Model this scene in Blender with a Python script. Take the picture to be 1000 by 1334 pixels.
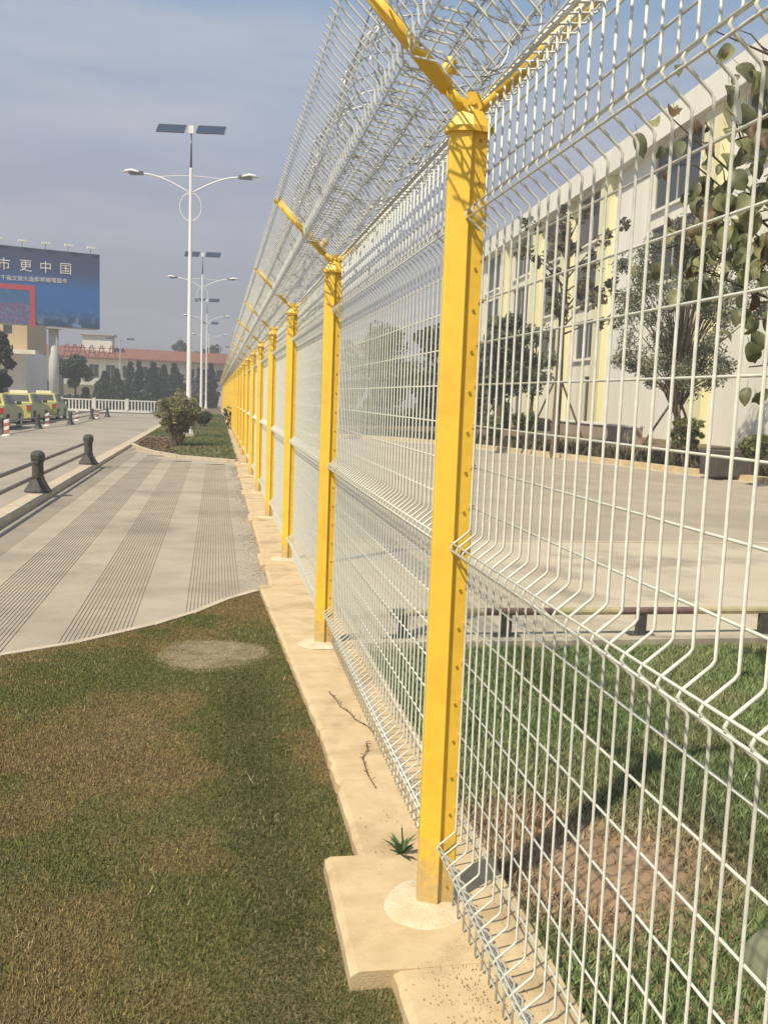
import bpy, math, random
import numpy as np
from mathutils import Vector, Matrix

random.seed(7); rng = np.random.default_rng(7)
S = bpy.context.scene
for o in list(bpy.data.objects): bpy.data.objects.remove(o)
C = S.collection
rad = math.radians

# ------------------------------------------------------------------ camera
FPX, YAW, PITCH, ROLL, HE = 1198.8, rad(10.4856), rad(-6.9698), rad(2.0632), 1.6
FW = Vector((math.sin(YAW)*math.cos(PITCH), math.cos(YAW)*math.cos(PITCH), math.sin(PITCH)))
_r = Vector((math.cos(YAW), -math.sin(YAW), 0)); _u = _r.cross(FW)
RT = math.cos(ROLL)*_r + math.sin(ROLL)*_u
UP = -math.sin(ROLL)*_r + math.cos(ROLL)*_u
CAM = Vector((0, 0, HE))
cd = bpy.data.cameras.new('camera'); cam = bpy.data.objects.new('camera', cd); C.objects.link(cam)
cd.sensor_fit = 'VERTICAL'; cd.sensor_height = 36.0; cd.lens = FPX/1334*36.0
cd.clip_start = 0.05; cd.clip_end = 2000
m3 = Matrix((RT, UP, -FW)).transposed()
cam.matrix_world = Matrix.Translation(CAM) @ m3.to_4x4()
S.camera = cam

def at(px, py, Y=None, z=None, X=None):
    d = FW + (px-500)/FPX*RT - (py-667)/FPX*UP
    t = Y/d.y if Y is not None else ((z-HE)/d.z if z is not None else X/d.x)
    return CAM + t*d

# ------------------------------------------------------------------ light
SUN_EL, SUN_AZ = rad(54), rad(229)      # azimuth clockwise from +Y: light comes from behind left
sd = Vector((math.sin(SUN_AZ)*math.cos(SUN_EL), math.cos(SUN_AZ)*math.cos(SUN_EL), math.sin(SUN_EL)))
sl = bpy.data.lights.new('sun', 'SUN'); sl.energy = 4.4; sl.angle = rad(0.6); sl.color = (1.0, 0.90, 0.72)
so = bpy.data.objects.new('sun', sl); C.objects.link(so); so.location = (-20, -20, 40)
so.rotation_euler = (-sd).to_track_quat('-Z', 'Y').to_euler()

W = bpy.data.worlds.new('World'); S.world = W; W.use_nodes = True
nt = W.node_tree; nt.nodes.clear()
N = nt.nodes.new; L = nt.links.new
wo = N('ShaderNodeOutputWorld'); bg = N('ShaderNodeBackground'); bg.inputs[1].default_value = 0.1
sky = N('ShaderNodeTexSky'); sky.sky_type = 'NISHITA'; sky.sun_disc = False
sky.sun_elevation = SUN_EL; sky.sun_rotation = SUN_AZ; sky.air_density = 1.2; sky.dust_density = 3.0
tc = N('ShaderNodeTexCoord'); sx = N('ShaderNodeSeparateXYZ'); L(tc.outputs['Generated'], sx.inputs[0])
rp = N('ShaderNodeValToRGB'); L(sx.outputs[2], rp.inputs[0])
e = rp.color_ramp.elements
e[0].position = 0.0; e[0].color = (0.40, 0.395, 0.43, 1)
e[1].position = 1.0; e[1].color = (0.10, 0.19, 0.40, 1)
for p, c in ((0.10, (0.37, 0.375, 0.425, 1)), (0.22, (0.355, 0.375, 0.465, 1)), (0.34, (0.27, 0.38, 0.53, 1)), (0.6, (0.18, 0.30, 0.50, 1))):
    k = e.new(p); k.color = c
mp = N('ShaderNodeMapping'); L(tc.outputs['Generated'], mp.inputs[0]); mp.inputs['Scale'].default_value = (1.1, 1.1, 7.0)
mp.inputs['Rotation'].default_value = (0.12, 0.05, 0.4)
cn = N('ShaderNodeTexNoise'); cn.inputs['Scale'].default_value = 2.1; cn.inputs['Detail'].default_value = 7; cn.inputs['Roughness'].default_value = 0.55
L(mp.outputs[0], cn.inputs['Vector'])
cr = N('ShaderNodeMapRange'); cr.inputs[1].default_value = 0.44; cr.inputs[2].default_value = 0.68; cr.inputs[4].default_value = 0.6
L(cn.outputs[0], cr.inputs[0])
mc = N('ShaderNodeMix'); mc.data_type = 'RGBA'; L(cr.outputs[0], mc.inputs[0]); L(rp.outputs[0], mc.inputs[6]); mc.inputs[7].default_value = (0.53, 0.53, 0.56, 1)
sc = N('ShaderNodeVectorMath'); sc.operation = 'SCALE'; sc.inputs[3].default_value = 9.0; L(mc.outputs[2], sc.inputs[0])
mx = N('ShaderNodeMix'); mx.data_type = 'RGBA'; mx.inputs[0].default_value = 0.88
L(sky.outputs[0], mx.inputs[6]); L(sc.outputs[0], mx.inputs[7]); L(mx.outputs[2], bg.inputs[0]); L(bg.outputs[0], wo.inputs[0])

S.view_settings.view_transform = 'Standard'; S.view_settings.look = 'None'
S.view_settings.exposure = 0.36; S.view_settings.gamma = 1.0; S.view_settings.use_curve_mapping = False
S.render.engine = 'CYCLES'

# ------------------------------------------------------------------ materials
MATS = {}
def mat(name, col, rough=0.7, metal=0.0, var=0.0, scale=8.0, col2=None, bump=0.0, bscale=60.0, attr=False, trans=0.0, mapscale=(1, 1, 1), c3=None, s3=0.6):
    if name in MATS: return MATS[name]
    m = bpy.data.materials.new(name); m.use_nodes = True
    t = m.node_tree; n = t.nodes.new; l = t.links.new
    b = t.nodes['Principled BSDF']; b.inputs['Roughness'].default_value = rough; b.inputs['Metallic'].default_value = metal
    c = (*col, 1); b.inputs['Base Color'].default_value = c
    co = n('ShaderNodeTexCoord'); mpg = n('ShaderNodeMapping'); mpg.inputs['Scale'].default_value = mapscale
    l(co.outputs['Object'], mpg.inputs[0])
    if attr:
        a = n('ShaderNodeAttribute'); a.attribute_name = 'Col'; l(a.outputs[0], b.inputs['Base Color'])
    else:
        src = None
        if col2 is None and var > 0: col2 = tuple(x*(1-var) for x in col)
        if col2 is not None:
            nz = n('ShaderNodeTexNoise'); nz.inputs['Scale'].default_value = scale; nz.inputs['Detail'].default_value = 8; nz.inputs['Roughness'].default_value = 0.65
            l(mpg.outputs[0], nz.inputs['Vector'])
            mr = n('ShaderNodeMapRange'); mr.inputs[1].default_value = 0.35; mr.inputs[2].default_value = 0.65; l(nz.outputs[0], mr.inputs[0])
            mi = n('ShaderNodeMix'); mi.data_type = 'RGBA'; l(mr.outputs[0], mi.inputs[0]); mi.inputs[6].default_value = c; mi.inputs[7].default_value = (*col2, 1)
            src = mi.outputs[2]
        if c3 is not None:
            nz = n('ShaderNodeTexNoise'); nz.inputs['Scale'].default_value = s3; nz.inputs['Detail'].default_value = 6; nz.inputs['Roughness'].default_value = 0.6
            l(co.outputs['Object'], nz.inputs['Vector'])
            mr = n('ShaderNodeMapRange'); mr.inputs[1].default_value = 0.5; mr.inputs[2].default_value = 0.68; l(nz.outputs[0], mr.inputs[0])
            mi2 = n('ShaderNodeMix'); mi2.data_type = 'RGBA'; l(mr.outputs[0], mi2.inputs[0]); l(src, mi2.inputs[6]); mi2.inputs[7].default_value = (*c3, 1)
            src = mi2.outputs[2]
        if src is not None: l(src, b.inputs['Base Color'])
    if bump > 0:
        nb = n('ShaderNodeTexNoise'); nb.inputs['Scale'].default_value = bscale; nb.inputs['Detail'].default_value = 6; l(mpg.outputs[0], nb.inputs['Vector'])
        bp = n('ShaderNodeBump'); bp.inputs['Strength'].default_value = bump; bp.inputs['Distance'].default_value = 0.01
        l(nb.outputs[0], bp.inputs['Height']); l(bp.outputs[0], b.inputs['Normal'])
    if trans > 0:
        tr = n('ShaderNodeBsdfTranslucent'); ms = n('ShaderNodeMixShader'); ms.inputs[0].default_value = trans
        l(b.outputs[0], ms.inputs[1]); l(tr.outputs[0], ms.inputs[2])
        if attr: l(a.outputs[0], tr.inputs[0])
        else: tr.inputs[0].default_value = c
        l(ms.outputs[0], t.nodes['Material Output'].inputs[0])
    MATS[name] = m; return m

YEL = mat('yellow_paint', (0.86, 0.56, 0.06), 0.42, var=0.08, scale=14, bump=0.10, bscale=35, c3=(0.76, 0.45, 0.05), s3=5.0)
def dirty(m, low=.30, col=(.42, .32, .19)):
    t = m.node_tree; n = t.nodes.new; l = t.links.new; b = t.nodes['Principled BSDF']; src = b.inputs['Base Color'].links[0].from_socket
    co = n('ShaderNodeTexCoord'); sp = n('ShaderNodeSeparateXYZ'); l(co.outputs['Object'], sp.inputs[0])
    mr = n('ShaderNodeMapRange'); mr.inputs[1].default_value = low; mr.inputs[2].default_value = 0.0; mr.inputs[3].default_value = .0; mr.inputs[4].default_value = .55; l(sp.outputs[2], mr.inputs[0])
    nz = n('ShaderNodeTexNoise'); nz.inputs['Scale'].default_value = 28; nz.inputs['Detail'].default_value = 10; nz.inputs['Roughness'].default_value = .7; l(co.outputs['Object'], nz.inputs['Vector'])
    ad = n('ShaderNodeMath'); ad.operation = 'ADD'; l(nz.outputs[0], ad.inputs[0]); l(mr.outputs[0], ad.inputs[1])
    st = n('ShaderNodeMapRange'); st.inputs[1].default_value = .66; st.inputs[2].default_value = .95; st.inputs[4].default_value = .75; l(ad.outputs[0], st.inputs[0])
    mi = n('ShaderNodeMix'); mi.data_type = 'RGBA'; l(st.outputs[0], mi.inputs[0]); l(src, mi.inputs[6]); mi.inputs[7].default_value = (*col, 1); l(mi.outputs[2], b.inputs['Base Color'])
    return m
dirty(YEL)
WIRE = mat('white_coated_wire', (0.74, 0.74, 0.64), 0.42, var=0.22, scale=30)
RAZOR = mat('galvanised_razor', (0.46, 0.47, 0.45), 0.45, 0.3, var=0.5, scale=30)
GALV = mat('grey_coated_wire', (0.76, 0.77, 0.72), 0.45, 0.0, var=0.25, scale=25)
CLIP = mat('dull_rivet', (0.56, 0.36, 0.06), 0.5, 0.2, var=0.4, scale=60)
PLINTH = mat('tan_concrete', (0.60, 0.465, 0.275), 0.9, col2=(0.50, 0.375, 0.205), scale=7, bump=0.35, bscale=220, c3=(0.36, 0.26, 0.14), s3=2.8)
PAD = mat('pale_mortar', (0.64, 0.55, 0.39), 0.9, col2=(0.54, 0.43, 0.265), scale=12, bump=0.5, bscale=80)
PAVE = mat('pavement_concrete', (0.41, 0.352, 0.268), 0.9, col2=(0.325, 0.285, 0.215), scale=1.6, bump=0.5, bscale=90, c3=(0.26, 0.225, 0.17), s3=0.6)
GROOVE = mat('groove_dirt', (0.30, 0.26, 0.195), 0.95, var=0.3, scale=6)
ROADM = mat('road_surface', (0.36, 0.32, 0.25), 0.9, col2=(0.30, 0.265, 0.205), scale=0.7, bump=0.3, bscale=90, c3=(0.25, 0.22, 0.17), s3=0.22)
KERBM = mat('kerb_concrete', (0.55, 0.47, 0.34), 0.85, col2=(0.42, 0.35, 0.25), scale=6, bump=0.4, bscale=60)
YARD = mat('yard_concrete', (0.50, 0.44, 0.32), 0.9, col2=(0.42, 0.365, 0.26), scale=0.9, bump=0.3, bscale=90, c3=(0.22, 0.185, 0.14), s3=0.8)
ASPH = mat('yard_asphalt', (0.39, 0.335, 0.25), 0.9, col2=(0.32, 0.275, 0.20), scale=1.2, bump=0.4, bscale=90, c3=(0.28, 0.24, 0.18), s3=0.35)
KERBY = mat('cream_kerb', (0.62, 0.50, 0.27), 0.8, col2=(0.45, 0.36, 0.21), scale=5, bump=0.3)
SOIL = mat('lawn_soil', (0.17, 0.135, 0.065), 0.97, col2=(0.11, 0.10, 0.042), scale=7, bump=0.8, bscale=50)
EARTH = mat('bed_earth', (0.19, 0.13, 0.08), 0.97, col2=(0.12, 0.09, 0.05), scale=4, bump=0.8, bscale=30)
FARG = mat('far_ground', (0.20, 0.18, 0.125), 0.95, col2=(0.13, 0.14, 0.08), scale=0.08)
GRASS = mat('grass_blades', (0.1, 0.1, 0.04), 0.8, attr=True, trans=0.2)
LEAFV = mat('leaf_tones', (0.06, 0.09, 0.03), 0.65, attr=True, trans=0.25)
BARK = mat('bark', (0.14, 0.105, 0.07), 0.9, var=0.5, scale=20, bump=0.6, bscale=40)
STAKE = mat('stake_wood', (0.17, 0.13, 0.085), 0.9, var=0.4, scale=12)
CREAM = mat('cream_wall', (0.88, 0.84, 0.66), 0.85, col2=(0.72, 0.67, 0.52), scale=1.6, mapscale=(1, 1, .15))
YCREAM = mat('pale_yellow_wall', (0.80, 0.75, 0.45), 0.85, col2=(0.75, 0.70, 0.40), scale=1.6, mapscale=(1, 1, .15))
WALLW = mat('white_wall', (0.86, 0.83, 0.72), 0.85, var=0.12, scale=1.4, mapscale=(1, 1, .15))
TANW = mat('tan_wall', (0.56, 0.42, 0.25), 0.85, var=0.12, scale=0.6)
GLASS = mat('dark_window_glass', (0.05, 0.055, 0.055), 0.35)
FRAME = mat('grey_window_frame', (0.45, 0.44, 0.40), 0.5)
ROOFR = mat('red_roof_tiles', (0.30, 0.13, 0.085), 0.8, var=0.3, scale=2)
LAMPW = mat('lamp_white_paint', (0.80, 0.79, 0.74), 0.4, var=0.1, scale=1)
LAMPD = mat('lamp_lens', (0.10, 0.11, 0.12), 0.25)
SOLAR = mat('solar_cells', (0.035, 0.05, 0.075), 0.2)
BOLL = mat('bollard_dark_stone', (0.085, 0.08, 0.065), 0.7, var=0.5, scale=18, bump=0.5, bscale=40)
RAILM = mat('weathered_rail', (0.21, 0.18, 0.14), 0.6, var=0.35, scale=6)
TAXIY = mat('taxi_yellow', (0.50, 0.47, 0.15), 0.25, var=0.06, scale=3)
TAXIG = mat('taxi_green', (0.25, 0.31, 0.11), 0.25, var=0.06, scale=3)
RUBBER = mat('rubber', (0.02, 0.02, 0.02), 0.8)
RIM = mat('rim', (0.45, 0.45, 0.44), 0.35, 0.6)
TAIL = mat('tail_light', (0.40, 0.03, 0.02), 0.3)
REDP = mat('red_paint', (0.55, 0.07, 0.05), 0.6)
ORNG = mat('orange_paint', (0.42, 0.15, 0.07), 0.6)
WHITEP = mat('white_paint', (0.75, 0.73, 0.68), 0.6)
BRNP = mat('brown_paint', (0.19, 0.12, 0.10), 0.6, var=0.4, scale=10)
OLIVEP = mat('faded_yellow_paint', (0.46, 0.41, 0.23), 0.6, var=0.3, scale=10)
POLEG = mat('billboard_pole_paint', (0.50, 0.50, 0.47), 0.5, var=0.15, scale=2)
BBLUE = mat('billboard_night_blue', (0.035, 0.055, 0.11), 0.5)

# ------------------------------------------------------------------ mesh builder
class MB:
    def __init__(s): s.v = []; s.f = []; s.mi = []; s.n = 0
    def add(s, v, f, mi=0):
        s.v.extend([tuple(p) for p in v]); s.f.extend([tuple(i+s.n for i in q) for q in f]); s.mi.extend([mi]*len(f)); s.n += len(v); return s
    def box(s, a, b, mi=0):
        x0, y0, z0 = a; x1, y1, z1 = b
        v = [(x0,y0,z0),(x1,y0,z0),(x1,y1,z0),(x0,y1,z0),(x0,y0,z1),(x1,y0,z1),(x1,y1,z1),(x0,y1,z1)]
        return s.add(v, [(3,2,1,0),(4,5,6,7),(0,1,5,4),(1,2,6,5),(2,3,7,6),(3,0,4,7)], mi)
    def bar(s, p, q, w, h, mi=0):
        p = Vector(p); q = Vector(q); d = (q-p).normalized()
        a = d.cross(Vector((0,0,1)));  a = a if a.length > 1e-3 else Vector((1,0,0)); a.normalize(); b = d.cross(a)
        v = [c + a*sx*w/2 + b*sy*h/2 for c in (p, q) for sx, sy in ((-1,-1),(1,-1),(1,1),(-1,1))]
        return s.add(v, [(0,1,2,3),(7,6,5,4),(0,4,5,1),(1,5,6,2),(2,6,7,3),(3,7,4,0)], mi)
    def tube(s, pts, r, n=6, mi=0, cap=True):
        pts = [Vector(p) for p in pts]; k = len(pts)
        rs = r if isinstance(r, (list, tuple)) else [r]*k
        prev = None; v = []
        for i, p in enumerate(pts):
            t = (pts[min(i+1, k-1)] - pts[max(i-1, 0)]).normalized()
            if prev is None:
                a = t.cross(Vector((0, 0, 1))) if abs(t.z) < .9 else t.cross(Vector((0, 1, 0)))
            else: a = prev - t*prev.dot(t)
            a.normalize(); prev = a; b = t.cross(a)
            for j in range(n):
                w = 2*math.pi*j/n; v.append(p + (a*math.cos(w) + b*math.sin(w))*rs[i])
        f = [(i*n+j, i*n+(j+1) % n, (i+1)*n+(j+1) % n, (i+1)*n+j) for i in range(k-1) for j in range(n)]
        if cap: f += [tuple(range(n-1, -1, -1)), tuple((k-1)*n+j for j in range(n))]
        return s.add(v, f, mi)
    def lathe(s, prof, n=16, c=(0, 0, 0), mi=0):
        v = [(c[0]+r*math.cos(2*math.pi*j/n), c[1]+r*math.sin(2*math.pi*j/n), c[2]+z) for r, z in prof for j in range(n)]
        k = len(prof)
        f = [(i*n+j, i*n+(j+1) % n, (i+1)*n+(j+1) % n, (i+1)*n+j) for i in range(k-1) for j in range(n)]
        f += [tuple(range(n-1, -1, -1)), tuple((k-1)*n+j for j in range(n))]
        return s.add(v, f, mi)
    def prism(s, poly, z0, z1, mi=0):          # poly CCW in xy
        n = len(poly); v = [(x, y, z0) for x, y in poly] + [(x, y, z1) for x, y in poly]
        return s.add(v, [tuple(range(n-1, -1, -1)), tuple(range(n, 2*n))] + [(i, (i+1) % n, n+(i+1) % n, n+i) for i in range(n)], mi)
    def mesh(s, name, mats):
        me = bpy.data.meshes.new(name); me.from_pydata(s.v, [], s.f)
        for m in (mats if isinstance(mats, (list, tuple)) else [mats]): me.materials.append(m)
        if any(s.mi): me.polygons.foreach_set('material_index', s.mi)
        return me
    def build(s, name, mats, parent=None, smooth=False, loc=None):
        me = s.mesh(name, mats)
        if smooth: me.polygons.foreach_set('use_smooth', [True]*len(me.polygons))
        return link(name, me, parent, loc)
def link(name, me, parent=None, loc=None):
    o = bpy.data.objects.new(name, me); C.objects.link(o)
    if parent is not None: o.parent = parent
    if loc is not None: o.location = loc
    return o
def tag(o, label=None, cat=None, group=None, kind=None):
    if label: o['label'] = label
    if cat: o['category'] = cat
    if group: o['group'] = group
    if kind: o['kind'] = kind
    return o
def thing(name, label, cat, loc=(0, 0, 0), rz=0, group=None):
    o = bpy.data.objects.new(name, None); C.objects.link(o); o.location = loc; o.rotation_euler = (0, 0, rz)
    o.empty_display_size = 0.2
    return tag(o, label, cat, group)
def kids(o): return [c for c in C.objects if c.parent == o]
def copy_tree(o, parent=None):
    c = o.copy(); C.objects.link(c)
    if parent is not None: c.parent = parent
    for ch in kids(o): copy_tree(ch, c)
    return c
def sheet(name, poly, z, m, parent=None, kind='structure'):
    b = MB(); b.add([(x, y, z) for x, y in poly], [tuple(range(len(poly)))]); o = b.build(name, m, parent)
    if parent is None and kind: o['kind'] = kind
    return o
def np_mesh(name, verts, tris, m, cols=None):
    me = bpy.data.meshes.new(name); nv, nf = len(verts), len(tris)
    k = tris.shape[1]
    me.vertices.add(nv); me.vertices.foreach_set('co', verts.astype(np.float32).ravel())
    me.loops.add(nf*k); me.loops.foreach_set('vertex_index', tris.astype(np.int32).ravel())
    me.polygons.add(nf); me.polygons.foreach_set('loop_start', np.arange(nf, dtype=np.int32)*k)
    me.update(calc_edges=True); me.materials.append(m)
    if cols is not None:
        ca = me.color_attributes.new('Col', 'FLOAT_COLOR', 'POINT')
        ca.data.foreach_set('color', np.hstack([cols, np.ones((nv, 1))]).astype(np.float32).ravel())
    return me
def vnoise(x, y, sc, seed=0):
    g = np.random.default_rng(seed).random((64, 64))
    u = x*sc + 500.3; v = y*sc + 500.7
    i = np.floor(u).astype(int); j = np.floor(v).astype(int); fu = u-i; fv = v-j
    fu = fu*fu*(3-2*fu); fv = fv*fv*(3-2*fv); i %= 64; j %= 64; i1 = (i+1) % 64; j1 = (j+1) % 64
    return (g[i, j]*(1-fu)+g[i1, j]*fu)*(1-fv) + (g[i, j1]*(1-fu)+g[i1, j1]*fu)*fv

# ================================================================== SETTING
ZP = -0.05
sheet('ground', [(-500, -100), (500, -100), (500, 700), (-500, 700)], -0.25, FARG)
# left road
sheet('road', [(-60, -12), (-2.72, -12), (-2.72, 200), (-60, 200)], -0.14, ROADM)
# road side kerb under the bollards
kb = MB()
y = 4.0
while y < 120:
    kb.box((-2.72, y+0.004, -0.2), (-2.46, y+0.996, 0.03 + random.uniform(-.003, .003))); y += 1.0
o = kb.build('kerb', KERBM); tag(o, kind='structure')
bev = o.modifiers.new('b', 'BEVEL'); bev.width = 0.012; bev.segments = 2

# curve where lawn meets pavement
LK = [(-2.46, 5.35), (-1.9, 5.52), (-1.29, 5.83), (-0.87, 6.11), (-0.42, 6.56), (-0.16, 6.90), (0.10, 7.38), (0.36, 7.70)]
def lk_y(x):
    xs = [p[0] for p in LK]; ys = [p[1] for p in LK]; return np.interp(x, xs, ys)
# pavement with grooved strips
bands = [(-0.225, 0.215), (-1.01, -0.56), (-1.76, -1.30), (-2.40, -2.05)]
YE = 22.4
def pave_strip(b, x0, x1, y1=None, z=ZP):
    n = max(2, int((x1-x0)/0.08)); 
    for i in range(n):
        a = x0+(x1-x0)*i/n; c = x0+(x1-x0)*(i+1)/n
        ya = float(lk_y(a))+0.02; yc = float(lk_y(c))+0.02
        b.add([(a, ya, z), (c, yc, z), (c, y1 or isl_y(c), z), (a, y1 or isl_y(a), z)], [(0, 1, 2, 3)])
ISL = [(-2.46, 28.6), (-2.2, 27.2), (-1.7, 25.4), (-0.9, 23.7), (0.35, 22.6), (0.5, 22.5)]
def isl_y(x): return float(np.interp(x, [p[0] for p in ISL], [p[1] for p in ISL]))
edges = sorted([e for b in bands for e in b]); xs = [-2.46] + edges + [0.46]
pv = MB()
for i in range(0, len(xs), 2): pave_strip(pv, xs[i], xs[i+1])
pav = pv.build('pavement', PAVE); tag(pav, kind='structure')
for (a, c) in bands:
    g = MB(); n = 16; w = (c-a)/n
    for i in range(n):
        x0 = a+i*w; y0 = float(lk_y(x0))+0.02; y1 = isl_y(x0)-1.2
        x1 = x0+w*0.70; x2 = x0+w
        v = []
        for yy in (y0+random.uniform(0, .03), y1): v += [(x0, yy, ZP), (x1, yy, ZP), (x1+.003, yy, ZP-.005), (x2-.003, yy, ZP-.005), (x2, yy, ZP)]
        g.add(v, [(0, 1, 6, 5)], 0); g.add(v, [(1, 2, 7, 6), (2, 3, 8, 7), (3, 4, 9, 8)], 1)
    g.build('grooved_strip', [PAVE, GROOVE], pav)
    e2 = MB(); pvx = (a, c)
    e2.add([(a, isl_y(a)-1.2, ZP), (c, isl_y(a)-1.2, ZP), (c, isl_y(c), ZP), (a, isl_y(a), ZP)], [(0, 1, 2, 3)]); e2.build('pavement_strip', PAVE, pav)
sheet('pavement_bed', [(-2.46, 5.4), (-1.29, 5.9), (-.42, 6.65), (.1, 7.5), (.36, 7.8), (.6, 7.8), (.6, 22.5), (-.9, 23.7), (-2.46, 28.6)], -.064, PAVE)
# thin kerb lip between lawn and pavement
kl = MB()
for (a, b2) in zip(LK[:-1], LK[1:]):
    pa = Vector((*a, 0)); pb = Vector((*b2, 0)); d = (pb-pa); m = max(1, int(d.length/0.5))
    for i in range(m):
        p = pa+d*(i/m); q = pa+d*((i+.985)/m)
        kl.bar((p.x, p.y, -0.072), (q.x, q.y, -0.072+random.uniform(-.004, .004)), 0.055, 0.07)
tag(kl.build('lawn_kerb', KERBM), kind='structure')
# island kerb
ik = MB()
for (a, b2) in zip(ISL[:-1], ISL[1:]):
    pa = Vector((*a, 0)); pb = Vector((*b2, 0)); ik.bar((pa.x, pa.y, -0.05), (pb.x, pb.y, -0.05), 0.13, 0.16)
tag(ik.build('island_kerb', KERBM), kind='structure')
sheet('planting_bed', [(-2.46, 28.6), (-2.2, 27.2), (-1.7, 25.4), (-0.9, 23.7), (0.35, 22.6), (0.6, 22.5), (0.6, 150), (-2.46, 150)], -0.012, EARTH)

# ---- plinth of the fence
X0 = 0.712                     # post axis
L0, Y1 = 3.147, 2.70           # post spacing and first visible post
NP = 36
posts_y = [Y1+(i-1)*L0 for i in range(NP)]   # index 1 is the first visible post
def plinth_seg(b, y0, y1, xl, xr=0.985, sub=0.12, zt=0.0, xl1=None):
    ny = max(2, int((y1-y0)/(.05 if y0 < 8 else sub))); nx = 6; top = []
    ys = [y0+(y1-y0)*i/ny for i in range(ny+1)]; xl0 = xl; xl1 = xl if xl1 is None else xl1
    v = []; f = []
    for i, yy in enumerate(ys):
        xl = xl0+(xl1-xl0)*i/ny; xs_ = [xl+(xr-xl)*i2/nx for i2 in range(nx+1)]; xs_[1] = xl+.022
        for j, xx in enumerate(xs_):
            ed = (random.uniform(-.003, .003)+(random.uniform(.006, .018) if random.random() < .08 else 0)) if j == 0 else 0
            zz = zt-(0.012 if j in (0, nx) else 0)+random.uniform(-.003, .002)
            v.append((xx+ed, yy, zz))
        v.append((xl-.006, yy, -0.2)); v.append((xr+.03, yy, -0.2))
    m = nx+3
    for i in range(ny):
        for j in range(nx): f.append((i*m+j, i*m+j+1, (i+1)*m+j+1, (i+1)*m+j))
        f.append((i*m+nx+1, i*m, (i+1)*m, (i+1)*m+nx+1)); f.append((i*m+nx, i*m+nx+2, (i+1)*m+nx+2, (i+1)*m+nx))
    f.append(tuple([0]+[nx+1]+[nx+2]+list(range(nx, 0, -1)))); k = ny*m
    f.append(tuple([k+j for j in range(nx+1)]+[k+nx+2, k+nx+1]))
    b.add(v, f)
pl = MB(); ys0 = -3.2
for i, yp in enumerate(posts_y):
    if i == 2: continue
    if i == 3: plinth_seg(pl, ys0, 4.3, 0.515); plinth_seg(pl, 4.3, 7.74, 0.512, xl1=.375); ys0 = 7.74
    plinth_seg(pl, ys0, yp-.33, 0.515 if i < 2 else .47)
    plinth_seg(pl, yp-.33, yp+.33, 0.392 if i < 2 else .435, zt=0.004); ys0 = yp+.33
plo = pl.build('plinth', PLINTH); tag(plo, kind='structure')
for i, yp in enumerate(posts_y[:8]):
    b = MB(); n = 22; ring = []
    for (rr, z) in ((1.0, -.002), (.9, 0.004), (.55, 0.010), (0.1, .014)):
        ring.append([(X0-0.03+rr*0.135*math.cos(2*math.pi*j/n)*(1+.07*math.sin(.57*j+i)+random.uniform(-.04, .04)), yp-.01+rr*0.15*math.sin(2*math.pi*j/n)*(1+.07*math.cos(.86*j+i)+random.uniform(-.04, .04)), z+.004) for j in range(n)])
    v = sum(ring, []); f = [(a*n+j, a*n+(j+1) % n, (a+1)*n+(j+1) % n, (a+1)*n+j) for a in range(3) for j in range(n)] + [tuple(3*n+j for j in range(n))]
    b.add(v, f); b.build('mortar_pad', PAD, plo, smooth=True)
# broken slabs of the paving edge beside the plinth
sl_ = MB()
for i in range(26):
    yy = 8.0+i*0.56+random.uniform(-.1, .1)
    sl_.box((0.462, yy, -.2), (0.512, yy+random.uniform(.3, .5), -.045+random.uniform(-.01, .004)))
sl_.build('edge_slab', PAVE, pav)

dd = MB()
for i in range(2600):
    cy = 7.9+14*random.random()**1.3; cx = min(.456, .46-abs(random.gauss(0, .10))); r_ = random.uniform(.002, .007)*(1+cy/14)
    if math.sin(cy*3.1)+math.sin(cy*1.3+1) < random.uniform(-1.6, 1): continue
    dd.add([(cx-r_, cy, ZP), (cx+r_*.5, cy-r_, ZP), (cx+r_*.5, cy+r_, ZP), (cx, cy, ZP+r_*.5)], [(0, 1, 3), (1, 2, 3), (2, 0, 3)])
tag(dd.build('dirt_crumbs', mat('dark_dirt', (.20, .165, .12), .95, var=.4, scale=20)), 'crumbs of dark dirt on the paving along the plinth', 'dirt', kind='stuff')

# right hand yard
sheet('verge_soil', [(0.9, -6), (9, -6), (9, 5.75), (0.9, 5.9)], -0.075, mat('verge_earth', (.33, .22, .13), .97, col2=(.22, .15, .085), scale=6, bump=.8, bscale=40))
sheet('lawn_soil', [(-2.46, -6), (0.62, -6), (0.62, 7.9), (0.36, 7.66), (0.10, 7.34), (-.16, 6.86), (-.42, 6.52), (-.87, 6.07), (-1.29, 5.79), (-1.9, 5.48), (-2.46, 5.31)], -0.052, SOIL)
sheet('yard', [(0.9, 5.8), (30, 5.6), (30, 10.4), (0.9, 10.9)], -0.10, YARD)
sheet('yard_road', [(0.9, 10.9), (30, 10.4), (30, 60), (0.9, 60)], -0.104, ASPH)
ln = MB(); ln.box((0.95, 10.86, -.12), (20, 10.93, -.094)); tag(ln.build('slab_joint', KERBM), kind='structure')
kk = MB(); kk.box((0.99, 5.92, -.2), (20, 6.02, -0.02)); tag(kk.build('verge_kerb', YARD), kind='structure')
FK = [(22, 4), (17.3, 11), (14.9, 15), (13.2, 20.3), (11.9, 26.2), (10.6, 30.6), (9.2, 35), (7.4, 38.4), (4.5, 40.2), (0.95, 41)]
fk = MB()
for (a, b2) in zip(FK[:-1], FK[1:]):
    pa = Vector((*a, 0)); pb = Vector((*b2, 0)); d = pb-pa; m = max(1, int(d.length/1.0))
    for i in range(m):
        p = pa+d*(i/m); q = pa+d*((i+.99)/m); fk.bar((p.x, p.y, -.05), (q.x, q.y, -.05), 0.30, 0.20)
tag(fk.build('yard_kerb', KERBY), kind='structure')
gu = MB()
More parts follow.
